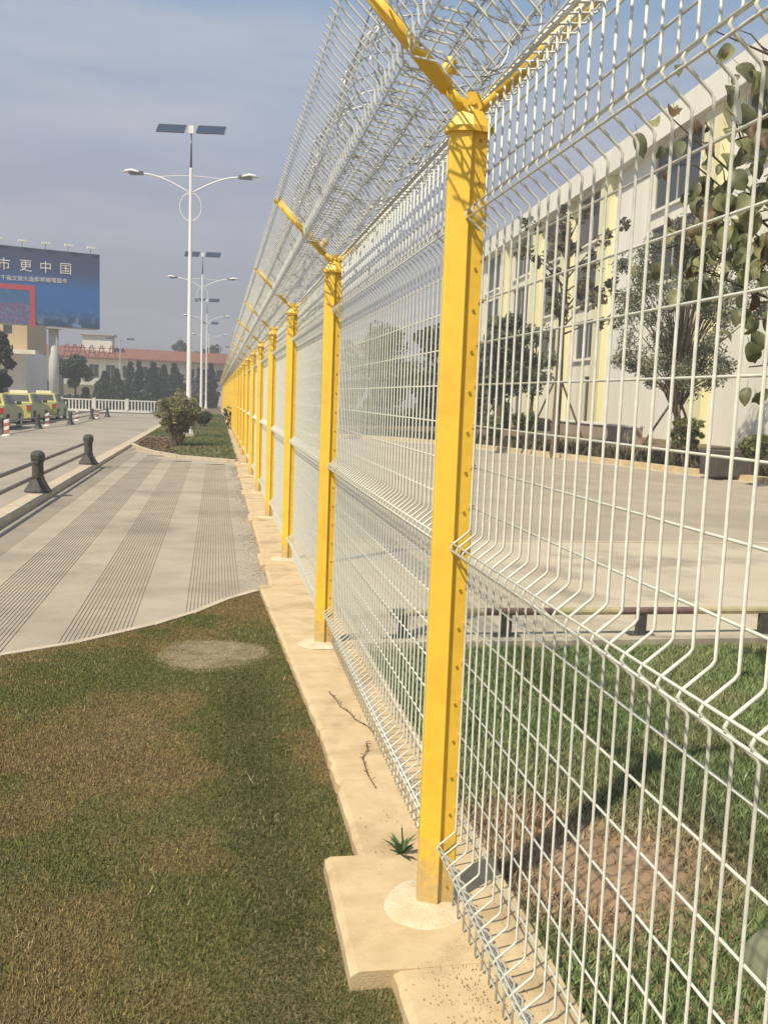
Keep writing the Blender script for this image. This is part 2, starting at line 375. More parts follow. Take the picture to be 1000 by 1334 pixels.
for (a, b2) in zip(FK[:-1], FK[1:]):
    pa = Vector((a[0]-.32, a[1]-.1, 0)); pb = Vector((b2[0]-.32, b2[1]-.1, 0)); gu.bar((pa.x, pa.y, -.1), (pb.x, pb.y, -.1), .42, .02)
tag(gu.build('gutter', KERBM), kind='structure')
# raised planting bank up to building terrace
bk = MB(); P = FK; v = []
for (x, y_) in P: v.append((x+.15, y_, 0.0))
for (x, y_) in P: v.append((x+2.2, y_+1.3, 0.22))
for (x, y_) in P: v.append((x+4.2, y_+2.6, 0.42))
for (x, y_) in P: v.append((x+30, y_+28, 0.42))
n = len(P)
bk.add(v, [(k*n+i, (k)*n+i+1, (k+1)*n+i+1, (k+1)*n+i) for k in range(3) for i in range(n-1)])
tag(bk.build('planting_bank', EARTH), kind='structure')

# ================================================================== THE FENCE
fence = thing('perimeter_fence', 'long white welded mesh fence on yellow posts standing on the concrete plinth', 'fence', (0, 0, 0))
XP = X0+0.045; HW = 0.0033
def vprofile(z0=0.012, z1=2.455):
    pts = [(0, z0)]
    for zf in (0.21, 1.165, 2.14):
        pts += [(0, zf-.056), (-.006, zf-.047), (-.052, zf-.010), (-.058, zf), (-.052, zf+.010), (-.006, zf+.047), (0, zf+.056)]
    pts += [(0, z1)]
    return pts
vp = vprofile()
hz = [(0, .03), (0, .12)] + [(-.058, .222), (-.058, .198)] + [(0, .21+.119*k) for k in range(1, 8)] + [(-.058, 1.177), (-.058, 1.153)] + \
     [(0, 1.165+.122*k) for k in range(1, 8)] + [(-.058, 2.152), (-.058, 2.128)] + [(0, 2.262), (0, 2.382)]
wv = MB().tube([(x, 0, z) for x, z in vp], HW, 6).mesh('wire', WIRE); wv.polygons.foreach_set('use_smooth', [True]*len(wv.polygons))
PL0, PL1 = 0.035, L0-0.035
wh = MB().tube([(HW*1.5, PL0, 0), (HW*1.5, PL1, 0)], 0.0029, 6).mesh('wire', WIRE); wh.polygons.foreach_set('use_smooth', [True]*len(wh.polygons))
NV = 47; pitch = (PL1-PL0-.02)/(NV-1)
all_main = MB()
for i in range(NV): all_main.tube([(x, PL0+.01+i*pitch, z) for x, z in vp], HW, 5)
for (x, z) in hz: all_main.tube([(x+HW*1.5, PL0, z), (x+HW*1.5, PL1, z)], 0.0029, 5)
main_me = all_main.mesh('wire_mesh', WIRE)
# outward tilted topping panels, profile in (x, z) from the post top
tl = [(0, 0), (-.09, .085), (-.096, .092), (-.165, .10), (-.174, .106), (-.183, .175), (-.188, .183), (-.36, .345)]
thz = [(-.012, .012), (-.075, .071), (-.130, .096), (-.174, .108), (-.18, .15), (-.25, .242), (-.345, .33)]
tlm = MB(); trm = MB()
for i in range(NV):
    yy = PL0+.01+i*pitch
    tlm.tube([(x, yy, z) for x, z in tl], HW*1.05, 5); trm.tube([(-x, yy, z) for x, z in tl], HW*1.05, 5)
for (x, z) in thz:
    tlm.tube([(x+.005, PL0, z+.005), (x+.005, PL1, z+.005)], .003, 5); trm.tube([(-x-.005, PL0, z+.005), (-x-.005, PL1, z+.005)], .003, 5)
tl_me = tlm.mesh('wire_mesh', GALV); tr_me = trm.mesh('wire_mesh', GALV)
ZT = 2.455
for i in range(NP-1):
    pa = bpy.data.objects.new('mesh_panel', None); C.objects.link(pa); pa.parent = fence; pa.location = (XP, posts_y[i], 0); pa.empty_display_size = .1
    if i in (0, 1):
        for k in range(NV): link('wire', wv, pa, (random.uniform(-.0006, .0006), PL0+.01+k*pitch, 0))
        for (x, z) in hz: link('wire', wh, pa, (x, 0, z))
    else: link('wire_mesh', main_me, pa)['kind'] = 'stuff'
    a = link('tilted_mesh', tl_me, fence, (X0-.02, posts_y[i], ZT)); a['kind'] = 'stuff'
    a = link('tilted_mesh', tr_me, fence, (X0+.02, posts_y[i], ZT)); a['kind'] = 'stuff'
# post: pointed front hollow section with a recessed back channel
prof = [(0, -.036), (.0, -.024), (.052, -.024), (.056, -.020), (.056, .020), (.052, .024), (0, .024), (0, .036), (-.003, .038),
        (-.056, .014), (-.061, .009), (-.061, -.009), (-.056, -.014), (-.003, -.038)]
post_me = MB().prism([(x, y_) for x, y_ in prof], 0.0, 2.385).mesh('tube', YEL)
capm = MB()
def grow(k, d=0): return [(x*k+(d if x > 0 else -d*.6), y_*k) for x, y_ in prof]
capm.prism([( .064, -.034), (.064, .034), (0, .048), (-.066, .024), (-.074, .012), (-.074, -.012), (-.066, -.024), (0, -.048)], 2.372, 2.388)
hexa = [(.060, -.031), (.060, .031), (0, .044), (-.062, .021), (-.070, .010), (-.070, -.010), (-.062, -.021), (0, -.044)]
v = [(x, y_, 2.388) for x, y_ in hexa] + [(x*.30, y_*.45, 2.452) for x, y_ in hexa]
capm.add(v, [tuple(range(7, -1, -1)), tuple(range(8, 16))]+[(i, (i+1) % 8, 8+(i+1) % 8, 8+i) for i in range(8)])
cap_me = capm.mesh('cap', YEL)
def arm_mesh(s):
    m = MB(); a = Vector((s*.012, 0, 2.43)); d = Vector((s*.70, 0, .714)).normalized()
    m.tube([a, a+d*.10], .017, 10); m.tube([a+d*.085, a+d*.50], .0235, 12)
    me = m.mesh('arm', YEL); me.polygons.foreach_set('use_smooth', [True]*len(me.polygons)); return me, a, d
armL, aL, dL = arm_mesh(-1); armR, aR, dR = arm_mesh(1)
hub = MB(); hub.tube([(0, -.022, 2.455), (0, .022, 2.455)], .03, 14); hub.tube([(0, -.028, 2.455), (0, -.021, 2.455)], .009, 8)
hub.box((-.016, -.016, 2.40), (.016, .016, 2.46)); hub_me = hub.mesh('hub', YEL)
nL = Vector((.714, 0, .70)); kb_ = MB(); base = aL+dL*.125
kb_.tube([base+nL*.01, base+nL*.045], .02, 12); kb_.tube([base+nL*.045, base+nL*.06], .026, 12); kb_.tube([base+nL*.055-Vector((0, .03, 0)), base+nL*.055+Vector((0, .03, 0))], .006, 6)
knob_me = kb_.mesh('knob', YEL)
rv = MB().tube([(0, -.003, 0), (0, .003, 0)], .0042, 8).mesh('rivet', CLIP)
cl = MB(); cl.box((-.006, -.014, -.006), (.008, .0, .006)); cl.tube([(0, -.018, 0), (0, -.012, 0)], .005, 6); clip_me = cl.mesh('clip', YEL)
tip = MB(); t0 = aL+dL*.50; tip.tube([t0-dL*.01, t0+dL*.012], .025, 12); tip.tube([t0+Vector((0, -.03, .01)), t0+Vector((.01, -.01, .04)), t0+Vector((.0, .03, .012))], .004, 5); tip_me = tip.mesh('end_cap', YEL)
allriv = MB()
zr = [.07+.12*k for k in range(20)]
for z in zr: allriv.tube([(.028, -.027, z), (.028, -.021, z)], .0042, 6)
riv_me = allriv.mesh('rivets', CLIP)
for i, yp in enumerate(posts_y):
    p = link('post', post_me, fence, (X0, yp, 0))
    p.rotation_euler = (random.uniform(-.003, .003) if i > 1 else 0, random.uniform(-.003, .003) if i > 1 else 0, 0)
    link('cap', cap_me, p); link('hub', hub_me, p); link('arm', armL, p); link('arm', armR, p); link('knob', knob_me, p); link('end_cap', tip_me, p)
    if i <= 2:
        for z in zr: link('rivet', rv, p, (.028, -.0255, z))
        for (x, z) in hz:
            if x == 0: link('clip', clip_me, p, (.048, -.024, z))
    else: link('rivets', riv_me, p)

# razor coil lying in the V of the arms
coil = thing('razor_wire_coil', 'galvanised razor wire coil lying in the V shaped arms on top of the fence', 'razor wire', (X0, 0, 2.765))
def coil_mesh(seed, hi=True):
    r = random.Random(seed); m = MB(); pts = []; turns = 24; st = 28 if hi else 14
    for k in range(turns*st+1):
        a = 2*math.pi*k/st; R = .215+.025*math.sin(a*.13+seed)+.012*math.sin(a*1.7)
        yy = L0*k/(turns*st)+.045*math.sin(a*.5+seed)
        pts.append(Vector((R*math.cos(a)*1.08, yy, R*math.sin(a)*.9)))
    m.tube(pts, .0024, 4, cap=False)
    for k in range(0, len(pts)-1, 2 if hi else 3):
        p = pts[k]; t = (pts[k+1]-pts[k]).normalized(); rd = Vector((p.x, 0, p.z)).normalized(); w = t.cross(rd)
        for s_ in (-1, 1):
            m.add([p+t*.006, p+t*.024+rd*s_*.015, p-t*.006+w*.004, p-t*.024+rd*s_*.015, p+w*.003], [(0, 1, 2), (4, 3, 2)])
    return m.mesh('coil_section', RAZOR)
cms = [coil_mesh(1), coil_mesh(2), coil_mesh(4)]; cfar = coil_mesh(3, False)
for i in range(NP-1):
    link('coil_section', cms[i % 3] if i < 6 else cfar, coil, (0, posts_y[i], 0))
strand = MB()
for (dx, dz) in ((-.25, .04), (.25, .04), (-.05, -.17)):
    pts = [(dx+.012*math.sin(k*.9), posts_y[0]+k*.5, dz+.015*math.sin(k*1.3+dx)) for k in range(int((posts_y[-1]-posts_y[0])/.5)+1)]
    strand.tube(pts, .003, 4)
    for k in range(0, 260):
        yy = posts_y[0]+k*.12; c = Vector((dx, yy, dz))
        for q in range(2):
            a = k*1.3+q*1.6; e_ = Vector((math.cos(a)*.02, random.uniform(-.012, .012), math.sin(a)*.02)); strand.tube([c-e_, c+e_], .0017, 3)
strand.build('support_wire', RAZOR, coil)

# ================================================================== GRASS
def blades(name, n, region, test, colfun, h=(.018, .04), w=.0035, lean=.7, z=-.05, seed=1):
    g = np.random.default_rng(seed)
    x = g.uniform(region[0], region[1], n); u = g.random(n); y_ = region[2]+(region[3]-region[2])*u**1.15
    k = test(x, y_); x = x[k]; y_ = y_[k]; n = len(x)
    a = g.uniform(0, 2*np.pi, n); hh = g.uniform(h[0], h[1], n)*(0.75+.5*vnoise(x, y_, 3, seed)); ww = w*g.uniform(.6, 1.3, n)*(1+y_/9)
    ln_ = g.uniform(.1, lean, n)*hh; b = g.uniform(0, 2*np.pi, n)
    v = np.zeros((n, 3, 3)); v[:, 0] = np.c_[x-np.cos(a)*ww, y_-np.sin(a)*ww, np.full(n, z)]
    v[:, 1] = np.c_[x+np.cos(a)*ww, y_+np.sin(a)*ww, np.full(n, z)]; v[:, 2] = np.c_[x+np.cos(b)*ln_, y_+np.sin(b)*ln_, z+hh]
    c = colfun(x, y_, g); cc = np.repeat(c[:, None, :], 3, 1)
    me = np_mesh(name, v.reshape(-1, 3), np.arange(n*3).reshape(-1, 3), GRASS, cc.reshape(-1, 3))
    return link(name, me)
def lerp(a, b, t): return a+(b-a)*t[:, None]
def lawn_col(x, y_, g):
    n = len(x)
    t = .42*vnoise(x, y_, 1.0, 3)+.33*vnoise(x, y_, 2.9, 4)+.25*vnoise(x, y_, 9, 5)
    # greener nearer the plinth, drier to the left; band paints in a soft shadow
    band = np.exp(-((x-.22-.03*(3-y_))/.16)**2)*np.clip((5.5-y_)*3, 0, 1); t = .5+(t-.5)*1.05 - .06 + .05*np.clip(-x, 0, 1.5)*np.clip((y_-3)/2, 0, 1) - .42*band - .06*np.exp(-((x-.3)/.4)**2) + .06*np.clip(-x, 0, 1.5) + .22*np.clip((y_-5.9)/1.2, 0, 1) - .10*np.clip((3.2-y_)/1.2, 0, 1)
    t = np.clip((t-.32)/.34, 0, 1)
    green = np.array([.165, .18, .052]); olive = np.array([.27, .215, .075]); straw = np.array([.38, .275, .125])
    c = np.where((t < .5)[:, None], lerp(green, olive, t*2), lerp(olive, straw*.75, t*2-1))
    dry = g.random(n) < (.10+.28*t); c[dry] = straw*g.uniform(.6, 1.25, (dry.sum(), 1))
    return c*g.uniform(.65, 1.35, (n, 1))*(1-.33*band)[:, None]  # blades also darkened along the painted shadow band
def in_lawn(x, y_):
    xe = np.full_like(x, .512)+.02*(vnoise(x*0, y_, 6, 77)-.45)
    xe = np.where(y_ > 4.3, .512-(y_-4.3)*.0398, xe)
    for yp in posts_y[:2]: xe = np.where(np.abs(y_-yp) < .335, .388, xe)
    k = (x < xe) & (y_ < lk_y(x)-.02)
    slab = ((x-.0)/.40)**2+((y_-5.8)/.37)**2+.5*(vnoise(x, y_, 7, 91)-.5)
    return k & (rng.random(len(x)) < np.clip(.16+(slab-.30)*1.1, .16, 1))
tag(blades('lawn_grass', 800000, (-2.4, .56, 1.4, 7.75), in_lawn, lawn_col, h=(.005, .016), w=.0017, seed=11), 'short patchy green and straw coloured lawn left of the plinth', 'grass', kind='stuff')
tuft = lambda x, y_: in_lawn(x, y_) & (vnoise(x, y_, 5, 55)*.6+vnoise(x, y_, 14, 56)*.4 > .63)
tag(blades('grass_tufts', 40000, (-2.4, .5, 1.5, 7.6), tuft, lambda x, y_, g: lerp(np.array([.20, .22, .07]), np.array([.48, .40, .22]), g.random(len(x))**1.6)*g.uniform(.6, 1.3, (len(x), 1)), h=(.010, .032), w=.0017, lean=1.2, z=-.05, seed=18), 'longer straggling tufts and clover in the lawn', 'grass', kind='stuff')
def rl_col(x, y_, g):
    n = len(x); t = .6*vnoise(x, y_, .7, 8)+.4*vnoise(x, y_, 3, 9)
    bare = np.exp(-(((x-1.45)/.45)**2+((y_-2.95)/.5)**2))+.6*np.exp(-(((x-1.6)/.25)**2+((y_-1.9)/.3)**2))
    t = np.clip((t-.45)/.5+bare*.9, 0, 1)
    c = lerp(np.array([.20, .27, .10]), np.array([.42, .31, .19]), t**2)
    fl = g.random(n) < .006; c = c*g.uniform(.6, 1.4, (n, 1)); c[fl] = (.7, .66, .4); return c
def in_rl(x, y_):
    bare = np.exp(-(((x-1.45)/.45)**2+((y_-2.95)/.5)**2))+.6*np.exp(-(((x-1.6)/.25)**2+((y_-1.9)/.3)**2))
    return (x > 1.0) & (y_ < 5.88) & (rng.random(len(x)) > np.clip(bare*1.3-.1, 0, .97))
tag(blades('verge_grass', 420000, (1.0, 6.5, .3, 5.9), in_rl, rl_col, h=(.022, .05), w=.004, lean=1.1, z=-.074, seed=12), 'green clover and grass verge behind the mesh fence', 'grass', kind='stuff')
def in_isl(x, y_): return (y_ > np.interp(x, [p[0] for p in ISL], [p[1] for p in ISL])+.15) & ((x > -1.3+.5*vnoise(x, y_, .8, 2)) | (y_ > 34))
def isl_col(x, y_, g):
    t = vnoise(x, y_, .6, 21); return lerp(np.array([.14, .18, .06]), np.array([.28, .26, .12]), np.clip(t*1.4-.3, 0, 1))*g.uniform(.6, 1.3, (len(x), 1))
tag(blades('island_grass', 60000, (-2.4, .5, 22.8, 70), in_isl, isl_col, h=(.04, .10), w=.006, lean=1, z=-.012, seed=13), 'rough green grass on the long bed between kerb and fence', 'grass', kind='stuff')
def litter_col(x, y_, g): return lerp(np.array([.26, .18, .10]), np.array([.10, .06, .035]), g.random(len(x)))
tag(blades('leaf_litter', 9000, (-2.35, .4, 22.8, 33), lambda x, y_: (y_ > np.interp(x, [p[0] for p in ISL], [p[1] for p in ISL])+.12), litter_col, h=(.01, .03), w=.012, lean=3, z=-.01, seed=15), 'dry brown leaves strewn over the bed tip', 'leaf litter', kind='stuff')
def bank_test(x, y_):
    fx = np.interp(y_, [4, 11, 15, 20.3, 26.2, 30.6, 35, 38.4, 40.2], [22, 17.3, 14.9, 13.2, 11.9, 10.6, 9.2, 7.4, 4.5]); return (x > fx+.2) & (x < fx+3.5)
g_ = blades('bank_ground_cover', 90000, (3, 22, 12, 42), bank_test, lambda x, y_, g: lerp(np.array([.06, .06, .028]), np.array([.12, .09, .05]), vnoise(x, y_, .5, 31))*g.uniform(.5, 1.4, (len(x), 1)), h=(.10, .32), w=.02, lean=1, z=0.03, seed=14)
tag(g_, 'low dark ground cover along the far cream kerb', 'ground cover', kind='stuff')

# round slab in the lawn
b = MB(); n = 40
rim_ = [(.0+.40*math.cos(2*math.pi*j/n)*(1+.05*math.sin(.63*j)+.03*math.sin(2.1*j)), 5.8+.37*math.sin(2*math.pi*j/n)*(1+.07*math.cos(.47*j)+.03*math.sin(2.6*j))) for j in range(n)]
b.prism(rim_, -.12, -.049); b.prism([(.0+(x-.0)*.88, 5.8+(y_-5.8)*.88) for x, y_ in rim_], -.049, -.046)
SLAB = mat('gritty_slab', (0.29, 0.24, 0.15), .95, col2=(.18, .145, .08), scale=14, bump=1, bscale=60, c3=(.14, .12, .065), s3=5)
tag(b.build('round_slab', SLAB), 'worn round concrete cover half buried in the lawn', 'cover slab')

# gravel bits on the plinth
b = MB()
for i in range(900):
    yy = random.uniform(1.9, 3.4); xx = random.uniform(.56, .95)
    if random.random() > .35: yy = random.gauss(2.4, .3); xx = random.gauss(.70, .06)
    s_ = random.uniform(.0008, .0026); xx = min(max(xx, .53), .96)
    b.add([(xx-s_, yy, .0), (xx+s_, yy-s_, .0), (xx+s_*.3, yy+s_, .0), (xx, yy, .004+s_)], [(0, 1, 3), (1, 2, 3), (2, 0, 3)])
tag(b.build('grit', mat('grit_tan', (.27, .19, .11), .95, var=.4, scale=40)), 'crumbs of dirt and grit on the plinth by the first post', 'grit', kind='stuff')
# weed by the first post
wd = thing('weed', 'small leafy green weed growing in the plinth joint beside the first post', 'weed', (.665, 3.02, 0))
WEED = mat('weed_green', (.07, .12, .04), .7, trans=.2)
for i in range(13):
    a = i*2.4; ln2 = random.uniform(.04, .085); up_ = random.uniform(.03, .09)
    d = Vector((math.cos(a), math.sin(a), 0)); b = MB()
    q = d.cross(Vector((0, 0, 1)))*.009; p0 = Vector((0, 0, .0)); p1 = d*ln2*.5+Vector((0, 0, up_*.7)); p2 = d*ln2+Vector((0, 0, up_))
    b.add([p0-q*.2, p0+q*.2, p1+q, p2, p1-q], [(0, 1, 2, 4), (4, 2, 3)]); b.build('leaf', WEED, wd)
b = MB(); b.tube([(0, 0, -.01), (0.004, 0, .05), (0, .004, .10)], .003, 5); b.build('stem', WEED, wd)
TWIG = mat('dry_twig', (.10, .065, .045), .8)
def twig(pts, lab):
    b = MB(); P_ = [Vector((x, y_, .008+.006*math.sin(i*2))) for i, (x, y_) in enumerate(pts)]; b.tube(P_, .0022, 5)
    for i in range(len(P_)-1):
        for k in range(3):
            p = P_[i].lerp(P_[i+1], k/3); a = random.uniform(0, 6.28); b.tube([p, p+Vector((math.cos(a)*.018, math.sin(a)*.03, .012))], .0014, 4)
    tag(b.build('dry_twig', TWIG), lab, 'twig')
twig([(.625, 4.82), (.645, 4.7), (.655, 4.6), (.69, 4.5), (.70, 4.38), (.75, 4.3), (.77, 4.2)], 'longer dry thorny twig lying on the plinth nearer the second post')
twig([(.71, 4.08), (.70, 3.98), (.665, 3.9), (.66, 3.8), (.655, 3.68), (.67, 3.58)], 'shorter dry thorny twig lying on the plinth just behind the first post')

# ================================================================== PLANTS
def leafcloud(centers, radii, n, size, c1, c2, seed=1, squash=1.0, hollow=.35, aspect=1.8):
    g = np.random.default_rng(seed); k = g.integers(0, len(centers), n); ce = np.array(centers)[k]; ra = np.array(radii)[k]
    d = g.normal(size=(n, 3)); d /= np.linalg.norm(d, axis=1)[:, None]; rr = (hollow+(1-hollow)*g.random(n)**.6)
    p = ce+d*(rr*ra)[:, None]*np.array([1, 1, squash])
    a = g.normal(size=(n, 3)); a /= np.linalg.norm(a, axis=1)[:, None]; b = np.cross(a, g.normal(size=(n, 3))); b /= np.linalg.norm(b, axis=1)[:, None]
    s_ = size*g.uniform(.6, 1.4, n)[:, None]
    v = np.stack([p-a*s_*aspect*.5, p+b*s_*.5, p+a*s_*aspect*.5, p-b*s_*.5], 1)
    tone = g.random(len(centers))[k]*.6+g.random(n)*.4
    c = lerp(np.array(c1), np.array(c2), tone)*g.uniform(.75, 1.25, (n, 1))
    cols = np.repeat(c[:, None, :], 4, 1).reshape(-1, 3)
    return v.reshape(-1, 3), np.arange(n*4).reshape(-1, 4), cols
def crown(parent, centers, radii, n, size, c1, c2, name='crown', **k):
    v, f, c = leafcloud(centers, radii, n, size, c1, c2, **k); return link(name, np_mesh(name, v, f, LEAFV, c), parent)
def limbs(parent, h, r, crown_c, name='trunk', bend=.03, m=BARK, z0=0.0):
    b = MB(); top = Vector((bend*h, 0, h)); pts = [Vector((0, 0, z0)), Vector((bend*h*.2, bend*h*.2, h*.35)), Vector((bend*h*.7, 0, h*.7)), top]
    b.tube(pts, [r*1.25, r, r*.8, r*.6], 8)
    for c in crown_c:
        c = Vector(c); s_ = top*random.uniform(.65, 1.0); mid = s_.lerp(c, .5)+Vector((0, 0, .05*h)); b.tube([s_, mid, c], [r*.5, r*.3, r*.12], 5)
    return b.build(name, m, parent, smooth=True)
def tree(label, loc, h, th, cr, n, size, c1, c2, trunk_r=.08, seed=1, group=None, nc=26, squash=.9, name='tree', cat='tree', hollow=.3):
    t = thing(name, label, cat, loc, 0, group); r = random.Random(seed); cs = []; rs = []
    for i in range(nc):
        a = r.uniform(0, 6.28); d = cr*r.uniform(.1, .82); zz = r.uniform(th, h-cr*.2)
        k = 1-abs((zz-(th+h)/2)/((h-th)/2+.01))*.45
        cs.append((math.cos(a)*d*k, math.sin(a)*d*k, zz)); rs.append(cr*r.uniform(.16, .36))
    crown(t, cs, rs, n, size, c1, c2, seed=seed, squash=squash, hollow=hollow); limbs(t, th+(h-th)*.4, trunk_r, cs)
    return t
DG1, DG2 = (.04, .058, .028), (.09, .11, .05)
def conifer(label, loc, h, r, n, seed, group=None, c1=(.03, .045, .025), c2=(.06, .08, .04)):
    t = thing('conifer', label, 'conifer', loc, 0, group); g = random.Random(seed); cs = []; rs = []
    for i in range(16):
        q = i/15; z = h*(.08+.86*q); w = r*(math.sin(math.pi*min(1, .25+.75*q))*.75+.12) if q < .5 else r*(1-q)*1.35+.08*r
        a = g.uniform(0, 6.28); cs.append((math.cos(a)*w*.35, math.sin(a)*w*.35, z)); rs.append(max(.15, w*.8))
    crown(t, cs, rs, n, .16*r+.06, c1, c2, seed=seed); limbs(t, h*.5, .08, [])
    return t

# island shrub: many upright stems, leafy dome
def shrub(label, loc, h, r, n, seed, c1, c2, name='shrub', size=.05, stems=26, group=None, twc=(.16, .10, .07)):
    t = thing(name, label, 'shrub', loc, 0, group); g = random.Random(seed); cs = []; rs = []; b = MB()
    for i in range(stems):
        a = g.uniform(0, 6.28); d = r*g.uniform(.1, 1.0)**.7; top = Vector((math.cos(a)*d, math.sin(a)*d, h*g.uniform(.68, 1.0)*(1-.22*(d/r)**2)))
        b0_ = r*g.uniform(.05, .34); b.tube([Vector((math.cos(a)*b0_, math.sin(a)*b0_, -.03)), top*.5+Vector((g.gauss(0, .03), g.gauss(0, .03), .05)), top], [.008, .006, .003], 4)
        cs.append(tuple(top)); rs.append(r*g.uniform(.14, .26))
        cs.append(tuple(top*.74)); rs.append(r*g.uniform(.12, .2))
        cs.append(tuple(top*.5)); rs.append(r*g.uniform(.08, .14))
    b.build('stems', mat('shrub_stem', twc, .9, var=.4), t); crown(t, cs, rs, n, size, c1, c2, name='foliage', seed=seed, hollow=.05)
    return t
p = at(232, 583, z=-.01)
shrub('rounded olive green shrub with reddish stems at the tip of the planting bed', (-1.13, 28.0, 0), 1.62, .62, 10000, 5, (.18, .17, .075), (.38, .35, .16), size=.045, stems=55, twc=(.26, .17, .12))
b = at(250, 560, Y=40)
shrub('dark low shrub behind the first lamp post in the bed', (-.60, 43.5, 0), .75, .5, 2000, 6, (.05, .06, .02), (.11, .11, .04))

# ================================================================== LAMPS
def lamp():
    t = thing('street_lamp', 'x', 'street lamp')
    b = MB(); b.box((-.26, -.26, -.05), (.26, .26, .12)); b.build('footing', KERBM, t)
    b = MB(); b.lathe([(.16, .12), (.16, .16), (.115, .18), (.115, .9), (.10, .95), (.058, 9.75), (.05, 9.8)], 14); b.build('pole', LAMPW, t, True)
    # steel foot ribs
    b = MB(); 
    for k in range(4):
        a = k*math.pi/2; b.bar((math.cos(a)*.17, math.sin(a)*.17, .14), (math.cos(a)*.06, math.sin(a)*.06, .42), .015, .05)
    b.build('base_rib', LAMPW, t)
    b = MB(); b.tube([(0, 0, 9.7), (0, 0, 11.1)], [.045, .03], 10); b.build('mast', LAMPD, t, True)
    for s_ in (-1, 1):
        b = MB(); b.tube([(s_*(.03+1.9*u), 0, 8.92+.62*math.sin(u*math.pi/2)) for u in [i/10 for i in range(11)]], .028, 8); b.build('arm', LAMPW, t, True)
        b = MB(); q = [Vector((s_*x, 0, z)) for x, z in ((1.85, 9.54), (2.0, 9.56), (2.25, 9.59), (2.5, 9.58), (2.62, 9.56))]
        rings = []
        for p_, (w, hh) in zip(q, ((.035, .03), (.13, .06), (.20, .10), (.15, .07), (.02, .02))):
            rings.append([(p_.x, p_.y+w*math.cos(a), p_.z+hh*math.sin(a)*(1 if math.sin(a) > 0 else .5)) for a in [i*math.pi/6 for i in range(12)]])
        v = sum(rings, []); f = [(i*12+j, i*12+(j+1) % 12, (i+1)*12+(j+1) % 12, (i+1)*12+j) for i in range(4) for j in range(12)]+[tuple(range(11, -1, -1)), tuple(48+j for j in range(12))]
        b.add(v, f); hd = b.build('lamp_head', LAMPW, t, True)
        b = MB(); b.prism([(s_*1.84, -.08), (s_*2.36, -.17), (s_*2.36, .17), (s_*1.84, .08)][::s_], 9.49, 9.60); b.build('lens', LAMPD, hd)
    b = MB(); R = .42
    b.tube([(R*math.sin(a), 0, 8.42+.5*math.cos(a)) for a in [i*2*math.pi/28 for i in range(29)]], .02, 6, cap=False); b.build('ring', LAMPW, t, True)
    b = MB(); b.tube([(x, 0, 9.52-.09*(x/1.35)**2*1.0) for x in [-1.35+i*.225 for i in range(13)]], .013, 6); b.build('tie_bar', LAMPW, t, True)
    b = MB(); b.box((-.10, -.05, 11.0), (.10, .07, 11.28)); b.build('bracket', LAMPW, t)
    for s_ in (-1, 1):
        b = MB(); c = [(-.62, -.30), (.62, -.30), (.62, .30), (-.62, .30)]; ti = rad(38)
        v = [(s_*.82*.93+x*.86, y_*math.cos(ti), 11.17+y_*math.sin(ti)) for x, y_ in c]
        v += [(a, bb+.02, zz-.03) for a, bb, zz in v]
        b.add(v, [(0, 1, 2, 3), (7, 6, 5, 4), (0, 4, 5, 1), (1, 5, 6, 2), (2, 6, 7, 3), (3, 7, 4, 0)]); pn = b.build('solar_panel', SOLAR, t)
        b = MB(); b.add([(x, yy-.012*math.sin(ti), zz+.012) for x, yy, zz in v[:4]], [(0, 1, 2, 3)])
        fr = MB()
        for i in range(4): fr.bar(Vector(v[i]), Vector(v[(i+1) % 4]), .025, .025)
        fr.build('frame', LAMPD, pn)
    return t
lp = lamp(); names = ['nearest and tallest looking white solar street lamp, rising behind the island shrub', 'second white solar street lamp, just right of the nearest one',
    'third white solar street lamp, far down the row along the fence', 'fourth white solar street lamp, tiny in front of the red roofed building']
ys_l = [34, 63.5, 94, 124]
for i, yy in enumerate(ys_l):
    o = lp if i == 0 else copy_tree(lp)
    o.location = (-1.0 if i else -.97, yy, 0); o.rotation_euler = (0, 0, rad(-9)); o.scale = (.90, .95, .955); o['label'] = names[i]; o['group'] = 'solar street lamps along the fence'
# far double headed lamp and a plain mast
def mast(lab, px, ybase, ytop, Y, double=True):
    p = at(px, ybase, Y=Y); q = at(px, ytop, Y=Y); h = q.z+.2
    t = thing('lamp_mast', lab, 'lamp mast', (p.x, Y, -.2))
    b = MB(); b.tube([(0, 0, 0), (0, 0, h)], [.12, .06], 8); b.build('pole', POLEG, t)
    for s_ in (-1, 1):
        b = MB(); b.bar((0, 0, h-.1), (s_*1.1, 0, h+.05), .06, .06); b.build('arm', POLEG, t)
        b = MB(); b.prism([(s_*.7, -.15), (s_*1.5, -.15), (s_*1.5, .15), (s_*.7, .15)][::s_], h-.02, h+.14); b.build('lamp_head', LAMPD, t)
mast('slim grey double headed lamp mast in front of the red roofed building', 157, 512, 442, 105)
mast('distant pale lamp mast at the end of the fence', 286, 512, 452, 135)

# ================================================================== BOLLARD BARRIERS
def bollard(scale=1):
    t = thing('bollard', 'x', 'bollard')
    b = MB(); b.lathe([(.20, 0), (.20, .03), (.17, .07), (.125, .15), (.098, .20), (.098, .23), (.086, .24), (.082, .44), (.094, .45), (.094, .475), (.086, .48)], 10); b.build('shaft', BOLL, t)
    b = MB(); b.lathe([(.098, .48), (.105, .50), (.105, .56), (.088, .60), (.05, .625), (.01, .63)], 10); b.build('cap', BOLL, t)
    return t
b0 = bollard()
ybs = [8.9, 14.5, 20.1]; lbl = ['dark stone bollard on the pavement kerb, just outside the left edge', 'nearer dark stone bollard on the pavement kerb between two rails', 'last dark stone bollard on the kerb where the rails end']
for i, yy in enumerate(ybs):
    o = b0 if i == 0 else copy_tree(b0); o.location = (-2.62, yy, .03); o['label'] = lbl[i]; o['group'] = 'bollards on the pavement kerb'
